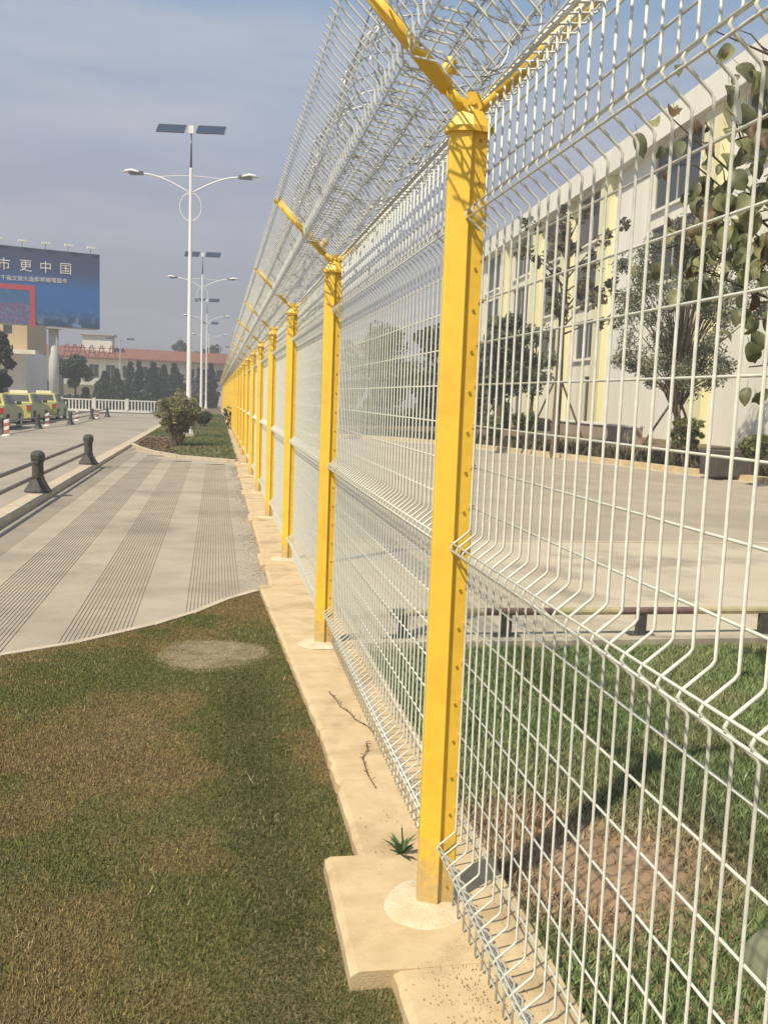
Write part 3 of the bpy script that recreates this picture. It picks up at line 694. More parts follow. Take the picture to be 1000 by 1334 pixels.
for i in range(2):
    r = thing('guard_rail', ['pair of weathered pipe rails running out of the left edge to the nearer kerb bollard', 'pair of weathered pipe rails between the two visible kerb bollards'][i], 'rail', (-2.62, ybs[i], .03), 0, 'rails between the kerb bollards')
    for z in (.46, .25):
        b = MB(); b.tube([(0, .07, z), (0, 5.53, z)], .028, 10); b.build('rail', RAILM, r, True)
far_y = [36.5, 43.2, 50.0, 56.8]; far_x = -6.95
fl = ['nearest dark bollard of the taxi lane barrier', 'second dark bollard of the taxi lane barrier', 'third dark bollard of the taxi lane barrier', 'farthest dark bollard of the taxi lane barrier']
fp = [(-7.55, 35.0)]+[tuple(at(px, py, z=-.14).xy) for px, py in ((50, 558), (92, 553), (120, 546), (140, 543))]
for i, (far_x, yy) in enumerate(fp):
    o = copy_tree(b0); o.location = (far_x, yy, -.14); o['label'] = (['dark bollard of the taxi lane barrier at the left edge']+fl)[i]; o['group'] = 'bollards of the taxi lane barrier'
    if i < 4:
        r = thing('guard_rail', 'pair of dark rails of the taxi lane barrier ending at its %s bollard' % ['first visible', 'second', 'third', 'farthest'][i], 'rail', (far_x, yy, -.14), 0, 'rails of the taxi lane barrier')
        dx_, ln2 = fp[i+1][0]-far_x, fp[i+1][1]-yy
        for z in (.46, .25):
            b = MB(); b.tube([(0, .07, z), (dx_, ln2-.07, z)], .03, 8); b.build('rail', RAILM, r)
# striped delineators between
def delineator(lab, x, y_):
    t = thing('delineator', lab, 'delineator', (x, y_, -.14), 0, 'striped delineators along the taxi lane')
    b = MB(); b.lathe([(.16, 0), (.15, .05), (.05, .07)], 10); b.build('foot', WHITEP, t)
    for k in range(4):
        b = MB(); z = .07+k*.12
        b.add([(-.07, -.02, z), (.07, -.02, z+.06), (.09, .02, z+.06), (-.09, .02, z), (-.09, -.02, z+.12), (.09, -.02, z+.18), (.09, .02, z+.18), (-.09, .02, z+.12)], [(3,2,1,0),(4,5,6,7),(0,1,5,4),(1,2,6,5),(2,3,7,6),(3,0,4,7)])
        b.build('stripe', [ORNG, WHITEP][k % 2], t)
for (px, py, lab) in ((9, 568, 'orange and white striped delineator at the left edge by the first taxi'), (62, 555, 'striped delineator standing behind the middle bollard by the third taxi'), (101, 548, 'small striped delineator right of the taxis'), (127, 545, 'farthest small striped delineator by the balustrade')):
    p = at(px, py, z=-.14); delineator(lab, p.x, p.y)

# ================================================================== TAXIS
def taxi():
    t = thing('taxi', 'x', 'taxi')
    # local: +y forward, rear at y=0, right side x=+.85 ; length 4.4
    W2 = .85
    lo = [(0, .30), (-.02, .62), (.03, .93), (.55, .99), (2.95, .95), (3.9, .86), (4.32, .70), (4.4, .45), (4.35, .28), (3.9, .24), (.5, .24)]
    def hull(poly, w_of, nm, m, par):
        n = len(poly); b = MB(); v = []
        for s_ in (-1, 1): v += [(s_*w_of(z)-0, y_, z) for y_, z in poly]
        b.add(v, [tuple(range(n)), tuple(range(2*n-1, n-1, -1))]+[(i, n+i, n+(i+1) % n, (i+1) % n) for i in range(n)])
        o = b.build(nm, m, par); bv = o.modifiers.new('b', 'BEVEL'); bv.width = .05; bv.segments = 3; bv.limit_method = 'ANGLE'; return o
    hull(lo, lambda z: .83 if z > .8 else W2, 'body', TAXIG, t)
    # yellow trunk lid and bumper panel on the rear
    b = MB(); b.box((-.66, -.035, .50), (.66, .02, .90)); b.build('boot_lid', TAXIY, t)
    b = MB(); b.box((-.82, -.07, .28), (.82, .0, .50)); b.build('bumper', TAXIY, t)
    b = MB(); b.box((-.24, -.05, .62), (.24, -.034, .76)); b.build('number_plate', GLASS, t)
    gh = [(.42, .97), (.80, 1.36), (1.10, 1.43), (2.0, 1.44), (2.35, 1.39), (3.05, .95)]
    n = len(gh); b = MB(); v = []
    for s_ in (-1, 1): v += [(s_*(.80 if z < 1.1 else .62), y_, z) for y_, z in gh]
    b.add(v, [tuple(range(n)), tuple(range(2*n-1, n-1, -1))]+[(i, n+i, n+(i+1) % n, (i+1) % n) for i in range(n)])
    o = b.build('cabin', TAXIY, t); bv = o.modifiers.new('b', 'BEVEL'); bv.width = .03; bv.segments = 2; bv.limit_method = 'ANGLE'
    def quad(nm, pts, off, par=t, m=GLASS):
        b = MB(); v = [Vector(p_) for p_ in pts]; o_ = Vector(off); b.add([p_+o_ for p_ in v]+[p_-o_ for p_ in v], [(0, 1, 2, 3), (7, 6, 5, 4), (0, 4, 5, 1), (1, 5, 6, 2), (2, 6, 7, 3), (3, 7, 4, 0)]); return b.build(nm, m, par)
    quad('rear_window', [(-.66, .50, 1.03), (.66, .50, 1.03), (.54, .78, 1.33), (-.54, .78, 1.33)], (0, -.02, .015))
    quad('windscreen', [(-.66, 2.95, 1.0), (.66, 2.95, 1.0), (.54, 2.4, 1.35), (-.54, 2.4, 1.35)], (0, .02, .015))
    for s_ in (-1, 1):
        for a, c, d, e_ in ((.72, 1.62, 1.52, 1.02), (1.70, 2.80, 2.30, 1.70)):
            quad('side_window', [(s_*.79, a, 1.02), (s_*.79, c, 1.02), (s_*.635, d if a < 1 else d, 1.36), (s_*.635, e_, 1.36)], (s_*.014, 0, .004))
        b = MB(); b.box((s_*.95-.09, 2.55, .98), (s_*.95+.09, 2.68, 1.12)); b.build('mirror', GLASS, t)
        b = MB(); b.box((s_*.74-.10, -.045, .66), (s_*.74+.09, .05, .88)); b.build('tail_light', TAIL, t)
        for yw in (.78, 3.45):
            w = MB(); w.tube([(s_*.72, yw, .31), (s_*.88, yw, .31)], .31, 20); wo_ = w.build('wheel', RUBBER, t)
            w = MB(); w.tube([(s_*.86, yw, .31), (s_*.892, yw, .31)], .19, 14); w.build('rim', RIM, wo_)
    b = MB(); b.box((-.40, 1.35, 1.43), (.40, 1.50, 1.56)); b.build('roof_sign', CREAM, t)
    return t
tx = taxi(); tl_lab = ['green sided taxi nearest the camera, cut by the left edge of the picture', 'second taxi, yellow tail in full view behind the green one', 'third yellow and green taxi, nearest to the billboard pole']
for i, (xx, yy) in enumerate(((-9.0, 38.3), (-9.3, 45.4), (-9.3, 52.2))):
    o = tx if i == 0 else copy_tree(tx); o.location = (xx, yy, -.14); o.rotation_euler = (0, 0, rad([1.5, -1, 1][i])); o['label'] = tl_lab[i]; o['group'] = 'taxis queued in the lane'

# ================================================================== BILLBOARD
YB = 70.0
bb = thing('billboard', 'large dark blue advertising billboard with Chinese lettering on a thick grey pole', 'billboard', (0, YB, 0))
TLp = at(130, 332, Y=YB); BRp = at(130, 429, Y=YB); PLc = at(72, 500, Y=YB+.8)
xr, zt_, zb_ = TLp.x, at(131, 332, Y=YB).z, BRp.z
xl = xr-15.5; YAWB = 0.0
bb.location = (xr, YB, 0); BA = rad(17); bb.rotation_euler = (0, 0, BA)
H_ = zt_-zb_; Wd = 15.5
b = MB(); b.box((-Wd, .02, zb_), (0, 1.4, zt_)); b.build('cabinet', POLEG, bb)
# printed face: night blue with brighter middle band
fm = bpy.data.materials.new('billboard_print'); fm.use_nodes = True; t = fm.node_tree; n_ = t.nodes.new; l_ = t.links.new
bs = t.nodes['Principled BSDF']; bs.inputs['Roughness'].default_value = .55
co = n_('ShaderNodeTexCoord'); sp = n_('ShaderNodeSeparateXYZ'); l_(co.outputs['Object'], sp.inputs[0])
mr = n_('ShaderNodeMapRange'); mr.inputs[1].default_value = zb_; mr.inputs[2].default_value = zt_; l_(sp.outputs[2], mr.inputs[0])
r_ = n_('ShaderNodeValToRGB'); l_(mr.outputs[0], r_.inputs[0]); ee = r_.color_ramp.elements
ee[0].position = 0; ee[0].color = (.02, .055, .12, 1); ee[1].position = 1; ee[1].color = (.045, .055, .11, 1)
for pz, cc in ((.10, (.02, .075, .19, 1)), (.22, (.02, .13, .38, 1)), (.5, (.025, .135, .40, 1)), (.70, (.045, .075, .17, 1))):
    k = ee.new(pz); k.color = cc
nz = n_('ShaderNodeTexNoise'); nz.inputs['Scale'].default_value = 1.6; nz.inputs['Detail'].default_value = 8; l_(co.outputs['Object'], nz.inputs['Vector'])
m1 = n_('ShaderNodeMapRange'); m1.inputs[1].default_value = .52; m1.inputs[2].default_value = .75; l_(nz.outputs[0], m1.inputs[0])
m2 = n_('ShaderNodeMapRange'); m2.inputs[1].default_value = zb_+H_*.28; m2.inputs[2].default_value = zb_+H_*.06; l_(sp.outputs[2], m2.inputs[0])
mm = n_('ShaderNodeMath'); mm.operation = 'MULTIPLY'; l_(m1.outputs[0], mm.inputs[0]); l_(m2.outputs[0], mm.inputs[1])
mi = n_('ShaderNodeMix'); mi.data_type = 'RGBA'; l_(mm.outputs[0], mi.inputs[0]); l_(r_.outputs[0], mi.inputs[6]); mi.inputs[7].default_value = (.22, .42, .55, 1); l_(mi.outputs[2], bs.inputs['Base Color'])
b = MB(); b.box((-Wd, -.02, zb_), (0, .018, zt_)); face = b.build('printed_face', fm, bb)
def bpt(px, py):
    d = at(px, py, Y=1.0)-CAM; n = Vector((math.sin(BA), -math.cos(BA), 0)); o_ = Vector((xr, YB, 0)); q = CAM+d*((o_-CAM).dot(n)/d.dot(n))
    return ((q-o_).dot(Vector((math.cos(BA), math.sin(BA), 0))), q.z)
def bx2x(px): return bpt(px, 375)[0]
def bz(px, py): return bpt(px, py)[1]
def text(s_, x, z, size, m, align='LEFT', name='lettering', ex=.012):
    cu = bpy.data.curves.new(name, 'FONT'); cu.body = s_; cu.size = size; cu.extrude = ex; cu.align_x = align; cu.materials.append(m)
    o = bpy.data.objects.new(name, cu); C.objects.link(o)
    dg = bpy.context.evaluated_depsgraph_get(); me = bpy.data.meshes.new_from_object(o.evaluated_get(dg)); bpy.data.objects.remove(o)
    q = link(name, me, face); q.location = (x, -.036, z); q.rotation_euler = (rad(90), 0, 0); return q
for ch, px, pyb in (('市', 6, 351), ('更', 34, 353), ('中', 60, 355), ('国', 86, 357)):
    text(ch, bx2x(px), bz(px, pyb)+.05, .86, WHITEP, 'CENTER')
for k, ch in enumerate('千亩文旅大盘即将璀璨面市'):
    px = 5+k*7.25; text(ch, bx2x(px), bz(px, 364+px*.055)+.0, .37, WHITEP, 'CENTER')
# red picture frame with a small lit city picture
fx1 = bx2x(46); fx0 = fx1-8.6; fz1 = bz(30, 371); wfr = .36
b = MB(); b.box((fx0, -.05, fz1-wfr), (fx1, -.022, fz1)); b.box((fx1-wfr, -.05, zb_-.15), (fx1, -.022, fz1-wfr)); b.box((fx0, -.05, zb_-.15), (fx0+wfr, -.022, fz1-wfr)); b.build('red_border', mat('print_red', (.50, .07, .09), .6), face)
pm = mat('print_city', (.05, .14, .30), .6, col2=(.25, .07, .14), scale=5, mapscale=(1, 1, .5), c3=(.16, .28, .42), s3=6)
b = MB(); b.box((fx0+wfr, -.04, zb_+.01), (fx1-wfr, -.021, fz1-wfr-.9)); b.build('city_picture', pm, face)
b = MB(); b.box((fx0+wfr, -.04, fz1-wfr-.9), (fx1-wfr, -.021, fz1-wfr)); b.build('sky_picture', mat('print_sky', (.04, .17, .36), .6, var=.3, scale=2), face)
for k in range(8):
    x = -.6-k*1.52; b = MB(); b.bar((x, .3, zt_), (x, .0, zt_+.40), .05, .05); fa = b.build('floodlight', POLEG, bb)
    b = MB(); b.box((x-.26, -.20, zt_+.34), (x+.26, .12, zt_+.50)); b.build('lamp_box', WHITEP, fa)
pxx = bpt(72, 440)[0]; b = MB(); b.tube([(pxx, .7, -.2), (pxx, .7, zb_+.05)], [.36, .34], 20); b.build('pole', POLEG, bb, True)
b = MB(); b.box((pxx-.6, .0, zb_-.15), (pxx+.6, 1.4, zb_-.003)); b.build('beam', POLEG, bb)

# ================================================================== BUILDINGS
def wall_with_windows(parent, origin, direc, length, z0, z1, wins, mats_, depth=8.0, wall_name='wall', sill=True, frame_m=FRAME, rec=.12, wall_m=CREAM):
    """facade along direc from origin; wins = (s0, s1, z0, z1); openings are really recessed"""
    d = Vector((direc[0], direc[1], 0)).normalized(); nrm = Vector((d.y, -d.x, 0))
    if nrm.dot(-Vector((origin[0], origin[1], 0))) < 0: nrm = -nrm
    O = Vector((origin[0], origin[1], 0))
    P3 = lambda s_, z, o=0: O+d*s_+nrm*o+Vector((0, 0, z))
    ss = sorted({0, length, *[w[0] for w in wins], *[w[1] for w in wins]}); zs = sorted({z0, z1, *[w[2] for w in wins], *[w[3] for w in wins]})
    b = MB()
    for i in range(len(ss)-1):
        for j in range(len(zs)-1):
            cs, cz = (ss[i]+ss[i+1])/2, (zs[j]+zs[j+1])/2
            if any(w[0] < cs < w[1] and w[2] < cz < w[3] for w in wins): continue
            b.add([P3(ss[i], zs[j]), P3(ss[i+1], zs[j]), P3(ss[i+1], zs[j+1]), P3(ss[i], zs[j+1])], [(0, 1, 2, 3)])
    for (a, c, e_, f_) in wins:
        q = [P3(a, e_), P3(c, e_), P3(c, f_), P3(a, f_)]; r = [p_-nrm*(rec+.05) for p_ in q]
        b.add(q+r, [(i, (i+1) % 4, 4+(i+1) % 4, 4+i) for i in range(4)])
    # body behind
    q = [P3(0, z0), P3(length, z0), P3(length, z0, -depth), P3(0, z0, -depth)]; t_ = [p_+Vector((0, 0, z1-z0)) for p_ in q]
    b.add(q+t_, [(1, 2, 6, 5), (2, 3, 7, 6), (3, 0, 4, 7), (4, 5, 6, 7)])
    b.build(wall_name, wall_m, parent)
    for (a, c, e_, f_) in wins:
        fr = MB(); w = .05
        def seg(s0, s1, za, zb): 
            v = [P3(s, z, o) for o in (-rec, -rec+.05) for s, z in ((s0, za), (s1, za), (s1, zb), (s0, zb))]; fr.add(v, [(0, 1, 2, 3), (7, 6, 5, 4), (0, 4, 5, 1), (1, 5, 6, 2), (2, 6, 7, 3), (3, 7, 4, 0)])
        seg(a, c, e_, e_+w); seg(a, c, f_-w, f_); seg(a, a+w, e_+w, f_-w); seg(c-w, c, e_+w, f_-w)
        if c-a > 1.0: seg((a+c)/2-w/2, (a+c)/2+w/2, e_+w, f_-w)
        wi = fr.build('window', frame_m, parent)
        g = MB(); g.add([P3(a, e_, -rec+.0), P3(c, e_, -rec), P3(c, f_, -rec), P3(a, f_, -rec)], [(0, 1, 2, 3)])
        g.build('pane', GLASS, wi)
        if sill:
            s2 = MB(); v = [P3(s, z, o) for o in (.0, .12) for s, z in ((a-.08, e_-.12), (c+.08, e_-.12), (c+.08, e_-.003), (a-.08, e_-.003))]
            s2.add(v, [(0, 1, 2, 3), (7, 6, 5, 4), (0, 4, 5, 1), (1, 5, 6, 2), (2, 6, 7, 3), (3, 7, 4, 0)]); s2.build('sill', WALLW, wi)
    return P3, nrm
# cream building beyond the fence on the right, nearly parallel to it
bx = thing('office_building', 'pale cream and yellow four storey building with dark windows beyond the mesh fence', 'building')
def fX(Y): return 15.3+.065*Y
Yn, Yf = 16.0, 78.0
O_ = (fX(Yn), Yn); D_ = (fX(Yf)-fX(Yn), Yf-Yn); LN = math.hypot(*D_)
sc_ = LN/(Yf-Yn); wins = []
YS = 41.9
wl = [(34.8, 2.1, 9.7, 12.1), (44.7, 2.1, 9.7, 12.1), (50.7, 1.8, 9.7, 12.1), (57.8, 1.9, 9.7, 12.1), (65.9, 2.1, 9.7, 12.1),
      (34.8, 2.1, 6.7, 9.0), (44.7, 2.1, 6.7, 9.0), (50.7, 1.8, 6.7, 9.0), (57.8, 1.9, 6.7, 9.0), (65.9, 2.1, 6.7, 9.0), (27.6, 1.8, 9.7, 12.1),
      (44.3, 1.8, 4.0, 5.9), (51.2, 1.6, 4.0, 5.9), (58, 1.6, 4.0, 5.9), (43.4, .9, .62, 3.1), (57, .9, .62, 3.1)]
def cut(a0, a1, y0): return [((yc-h_-y0)*sc_, (yc+h_-y0)*sc_, z0_, z1_) for yc, h_, z0_, z1_ in wl if a0 < yc < a1]
P3, nr = wall_with_windows(bx, O_, D_, (YS-Yn)*sc_-.002, .42, 12.5, cut(0, YS, Yn), None, depth=14, wall_m=WALLW)
wall_with_windows(bx, (fX(YS), YS), D_, LN-(YS-Yn)*sc_, .42, 12.5, cut(YS, 99, YS), None, depth=14, wall_m=CREAM)
# pale yellow pilasters between bays, parapet, string course
for y_ in [31.2, 42.0, 47.9, 53.7, 61.6, 70.2]:
    s_ = (y_-Yn)*sc_; b = MB(); v = [P3(s, z, o) for o in (0.0, .30) for s, z in ((s_-.65, .42), (s_+.65, .42), (s_+.65, 12.19), (s_-.65, 12.19))]
    b.add(v, [(0, 1, 2, 3), (7, 6, 5, 4), (0, 4, 5, 1), (1, 5, 6, 2), (2, 6, 7, 3), (3, 7, 4, 0)]); b.build('pilaster', YCREAM, bx)
b = MB(); v = [P3(s, z, o) for o in (-.3, .5) for s, z in ((-.4, 12.20), (LN+.4, 12.20), (LN+.4, 13.25), (-.4, 13.25))]
b.add(v, [(0, 1, 2, 3), (7, 6, 5, 4), (0, 4, 5, 1), (1, 5, 6, 2), (2, 6, 7, 3), (3, 7, 4, 0)]); b.build('parapet', WALLW, bx)
# low garden wall and planters in front of it
gw = thing('garden_wall', 'low pinkish garden wall running in front of the cream building', 'wall')
b = MB()
for s0 in range(14, 56, 3):
    v = [P3(s, z, o) for o in (2.6, 2.85) for s, z in ((s0+.01, .3), (s0+2.99, .3), (s0+2.99, .92), (s0+.01, .92))]
    b.add(v, [(0, 1, 2, 3), (7, 6, 5, 4), (0, 4, 5, 1), (1, 5, 6, 2), (2, 6, 7, 3), (3, 7, 4, 0)])
b.build('wall', mat('pinkish_render', (.42, .33, .25), .9, var=.25, scale=1.5), gw)
b = MB(); v = [P3(s, z, o) for o in (2.55, 2.9) for s, z in ((14, .921), (56, .921), (56, .99), (14, .99))]
b.add(v, [(0, 1, 2, 3), (7, 6, 5, 4), (0, 4, 5, 1), (1, 5, 6, 2), (2, 6, 7, 3), (3, 7, 4, 0)]); b.build('coping', WALLW, gw)
b = MB(); p = at(960, 590, Y=21.5); b.box((p.x-.85, 21, .0), (p.x+2.2, 21.8, .62)); tag(b.build('dark_planter', mat('planter_dark', (.10, .085, .07), .9, var=.4, scale=4)), 'long dark planter box below the blank white wall', 'planter')

# red roofed building far left
rb = thing('terminal_building', 'low white two storey building with a long red tiled roof behind the conifers', 'building')
YR = 112.0; pl_ = at(60, 505, Y=YR); pr_ = at(305, 505, Y=YR+6)
zt_r = 5.3; O_ = (pl_.x, YR); D_ = (pr_.x-pl_.x, 6.0); LR = math.hypot(*D_); wr = []
for k in range(12): wr.append((1.0+k*1.9, 2.1+k*1.9, 3.0, 4.5))
P4, n4 = wall_with_windows(rb, O_, D_, LR, -.2, zt_r, wr, None, depth=10, wall_m=WALLW, sill=False)
b = MB(); v = [P4(-1, zt_r-.05, 1.0), P4(LR+1, zt_r-.05, 1.0), P4(LR+1, zt_r+1.35, -4.5), P4(-1, zt_r+1.35, -4.5), P4(-1, zt_r-.2, 1.0), P4(LR+1, zt_r-.2, 1.0), P4(LR+1, zt_r-.1, -10), P4(-1, zt_r-.1, -10)]
b.add(v, [(0, 1, 2, 3), (0, 4, 5, 1), (3, 2, 6, 7), (4, 7, 6, 5), (0, 3, 7, 4), (1, 5, 6, 2)]); rf = b.build('roof', ROOFR, rb)
k = MB()
for i in range(60):
    s_ = -1+i*(LR+2)/60; k.bar(P4(s_, zt_r+.0, .98), P4(s_, zt_r+1.4, -4.48), .14, .10)
o = k.build('tile_ridges', ROOFR, rf); o['kind'] = 'stuff'
b = MB(); v = [P4(s, z, o_) for o_ in (.0, 2.2) for s, z in ((0, 2.05), (9.5, 2.05), (9.5, 2.85), (0, 2.85))]
b.add(v, [(0, 1, 2, 3), (7, 6, 5, 4), (0, 4, 5, 1), (1, 5, 6, 2), (2, 6, 7, 3), (3, 7, 4, 0)]); b.build('canopy', CREAM, rb)
b = MB(); p = at(127, 470, Y=YR+4); b.box((p.x-1.7, YR+4, 5.6), (p.x+1.7, YR+7, 8.0)); th_ = b.build('roof_room', WALLW, rb)
b = MB(); b.box((p.x-2, YR+3.7, 8.003), (p.x+2, YR+7.3, 8.2)); b.build('slab', POLEG, th_)
# illegible red roof letters: open stroke frames
for i, px in enumerate((88, 98, 108, 120, 133, 146)):
    p = at(px, 463, Y=YR-1); b = MB(); w = .42; x = p.x; z = 5.3
    b.bar((x-w, YR-1, z), (x-w*.2, YR-1, z+1.3), .1, .1); b.bar((x+w, YR-1, z), (x+w*.1, YR-1, z+1.3), .1, .1); b.bar((x-w*.8, YR-1, z+.45), (x+w*.8, YR-1, z+.45), .1, .1); b.bar((x-w, YR-1, z+.95), (x+w, YR-1, z+.95), .1, .1)
    b.build('roof_letter', mat('faded_red_letters', (.24, .065, .05), .8), rb)
# tan building at left edge
tb = thing('tan_building', 'tan and white building with a flat canopy at the left edge behind the billboard pole', 'building')
YT = 82.0; pa = at(-60, 500, Y=YT); pc = at(34, 500, Y=YT)
P5, n5 = wall_with_windows(tb, (pa.x, YT), (1, 0), pc.x-pa.x, -.2, 4.6, [(pc.x-pa.x-2.2, pc.x-pa.x-1.4, 1.0, 3.0)], None, depth=10, wall_m=WALLW, sill=False)
pc2 = at(36, 460, Y=YT+.5); b = MB()
P6, n6 = wall_with_windows(tb, (pa.x, YT+.5), (1, 0), pc2.x-pa.x, 4.603, 7.6, [(pc2.x-pa.x-1.9, pc2.x-pa.x-1.15, 5.9, 7.0)], None, depth=9, wall_m=TANW, sill=False)
pc3 = at(46, 450, Y=YT-1.5); b = MB(); b.box((pa.x, YT-1.5, 4.25), (pc3.x, YT-.003, 4.6)); b.build('canopy', CREAM, tb)
gb = thing('gate_hall', 'greenish grey glazed hall between the tan building and the billboard pole', 'building'); p0 = at(30, 500, Y=95); p1 = at(66, 500, Y=95)
wall_with_windows(gb, (p0.x, 95), (1, 0), p1.x-p0.x, -.2, 4.9, [(.4+.62*k, .8+.62*k, .2, 2.2) for k in range(4)], None, depth=8, wall_m=mat('grey_green_render', (.33, .34, .28), .85, var=.2, scale=.8), sill=False)

# white balustrade
hb = thing('low_hedge', 'clipped dark hedge directly behind the white balustrade', 'hedge', (0, 0, 0)); crown(hb, [(-26+i*.9, 77.6, .45) for i in range(26)], [.65]*26, 9000, .14, (.025, .04, .018), (.06, .08, .03), seed=72, name='foliage')
bl = thing('balustrade', 'white balustrade fence across the road in front of the conifers', 'fence'); YL = 76.0
xa = at(80, 520, Y=YL).x; xb = at(225, 520, Y=YL).x; b = MB(); b.box((xa, YL-.06, .72), (xb, YL+.06, .82)); b.build('rail', WHITEP, bl)
b = MB(); b.box((xa, YL-.08, -.15), (xb, YL+.08, .02)); b.build('plinth', WHITEP, bl)
m_ = MB().box((-.05, -.05, .021), (.05, .05, .719)).mesh('baluster', WHITEP); k = 0; x = xa+.1
while x < xb: link('baluster', m_, bl, (x, YL, 0)); x += .25
m2_ = MB().box((-.11, -.1, .0), (.11, .1, .92)).mesh('pillar', WHITEP); x = xa
while x < xb: link('pillar', m2_, bl, (x, YL-.02, 0)); x += 2.5

# ================================================================== TREES
p = at(98, 514, Y=84)
tree('round crowned tree in front of the white building right of the billboard pole', (p.x, 84, -.2), 4.7, 2.3, 1.75, 5200, .16, DG1, DG2, .09, seed=3)
p = at(8, 500, Y=50)
tree('dark leafy tree cut by the left edge beneath the billboard', (p.x-.6, 50, -.2), 4.6, 1.2, 1.3, 3800, .15, (.03, .036, .016), (.075, .07, .035), .08, seed=4)
topi = thing('topiary_shrub', 'small layered topiary bush beside the round crowned tree', 'shrub', (at(112, 514, Y=82).x, 82, -.2))
crown(topi, [(0, 0, .5), (0, 0, 1.1), (0, 0, 1.65)], [.5, .42, .3], 1200, .1, (.012, .02, .01), (.03, .045, .02), seed=9); limbs(topi, 1.2, .05, [])
cl_ = ['broad bushy conifer just right of the topiary bush', 'bushy conifer left of the double headed mast', 'dark conifer right of the double headed mast', 'tall narrow dark conifer, next right of the mast', 'dark conifer left of the nearest street lamp', 'slim dark conifer touching the nearest street lamp', 'dark conifer between the nearest and second street lamps', 'pale silvery conifer behind the second street lamp', 'dark conifer at the end of the fence']
for i, (px, top, w, Yc) in enumerate(((137, 484, 11, 96), (152, 480, 9, 98), (170, 471, 9, 101), (181, 469, 8, 99), (199, 471, 11, 98), (214, 474, 8, 102), (227, 472, 9, 99), (259, 478, 8, 100), (274, 472, 9, 104))):
    p = at(px, 515, Y=Yc); q = at(px, top, Y=Yc)
    kw = dict(c1=(.12, .13, .11), c2=(.2, .21, .18)) if i == 7 else (dict(c1=(.03, .05, .02), c2=(.07, .09, .035)) if i < 2 else {})
    conifer(cl_[i], (p.x, Yc, -.2), q.z+.2, w*Yc/FPX*1.45, 2600, 20+i, 'conifers in front of the red roofed building', **kw)
p = at(236, 508, Y=101); tree('low dark tree filling the gap behind the nearest lamp', (at(240, 508, Y=107).x, 107, -.2), 4.0, .8, 1.7, 1500, .2, (.014, .024, .012), (.035, .05, .02), .1, seed=33)
for i, (px, top, lab) in enumerate(((238, 446, 'dark tree showing above the red roof left of the second lamp'), (258, 450, 'dark tree showing above the red roof behind the second lamp'), (277, 452, 'dark tree showing above the red roof nearest to the fence'))):
    Yt = 165; q = at(px, top, Y=Yt); tree(lab, (q.x, Yt, -.2), q.z+.4, 3, 2.4, 1800, .4, (.015, .025, .014), (.035, .045, .022), .2, seed=40+i, group='trees above the red roof')

def stakes(t, n=3, h=1.7, r=1.0, a0=.5):
    for i in range(n):
        a = a0+i*2*math.pi/n; b = MB(); b.tube([(math.cos(a)*r, math.sin(a)*r, -.35), (math.cos(a)*.04, math.sin(a)*.04, h)], .035, 6); b.build('stake', STAKE, t)
# weeping bushy tree in front of the building
p = at(876, 592, Y=24.5)
t = thing('weeping_tree', 'dense fine leaved tree propped by stakes before the blank white wall', 'tree', (p.x, 24.5, .3))
r = random.Random(4); cs = []; rs = []; b = MB()
for i in range(130):
    a = r.uniform(0, 6.28); d = r.uniform(.15, 1.9); d *= 1.3; zz = r.uniform(1.9, 6.3); k = 1-.6*abs((zz-4.2)/2.4)**1.5
    cs.append((math.cos(a)*d*k, math.sin(a)*d*k, zz)); rs.append(r.uniform(.22, .45))
    b.tube([(0, 0, 1.0+r.uniform(0, .5)), (math.cos(a)*d*k*.35, math.sin(a)*d*k*.35, 1.2+(zz-1.2)*.6), cs[-1]], [.035, .02, .006], 4)
b.tube([(0, 0, -.3), (.05, .02, .8), (0, 0, 1.5)], [.10, .085, .06], 8); b.build('trunk', BARK, t)
crown(t, cs, rs, 38000, .042, (.11, .12, .075), (.27, .28, .17), seed=5, hollow=.05); stakes(t, 3, 1.7, 1.25, .3)
# thin staked tree with a bare trunk
p = at(722, 570, Y=29)
t = thing('thin_tree', 'tall thin tree with sparse leaves and a bare staked trunk in front of the windows', 'tree', (p.x, 29, .3))
top = 7.2; b = MB(); b.tube([(0, 0, -.3), (.03, 0, 2), (.02, .03, 4.3), (.12, 0, 6.2), (.1, 0, 7.2)], [.15, .125, .10, .06, .02], 9); cs = []; rs = []; r = random.Random(11)
for i in range(26):
    a = r.uniform(0, 6.28); d = r.uniform(.4, 2.0); z0_ = r.uniform(3.6, 6.6); e_ = Vector((math.cos(a)*d, math.sin(a)*d, z0_+r.uniform(.3, 1.4)))
    s_ = Vector((.05, 0, z0_)); b.tube([s_, s_.lerp(e_, .5)+Vector((0, 0, .12)), e_], [.035, .02, .008], 5); cs += [tuple(e_), tuple(s_.lerp(e_, .7))]; rs += [r.uniform(.2, .36), r.uniform(.12, .25)]
b.build('trunk', BARK, t); crown(t, cs, rs, 2600, .10, (.10, .10, .055), (.19, .17, .09), seed=12, hollow=0); stakes(t, 3, 2.3, 1.3, .1)
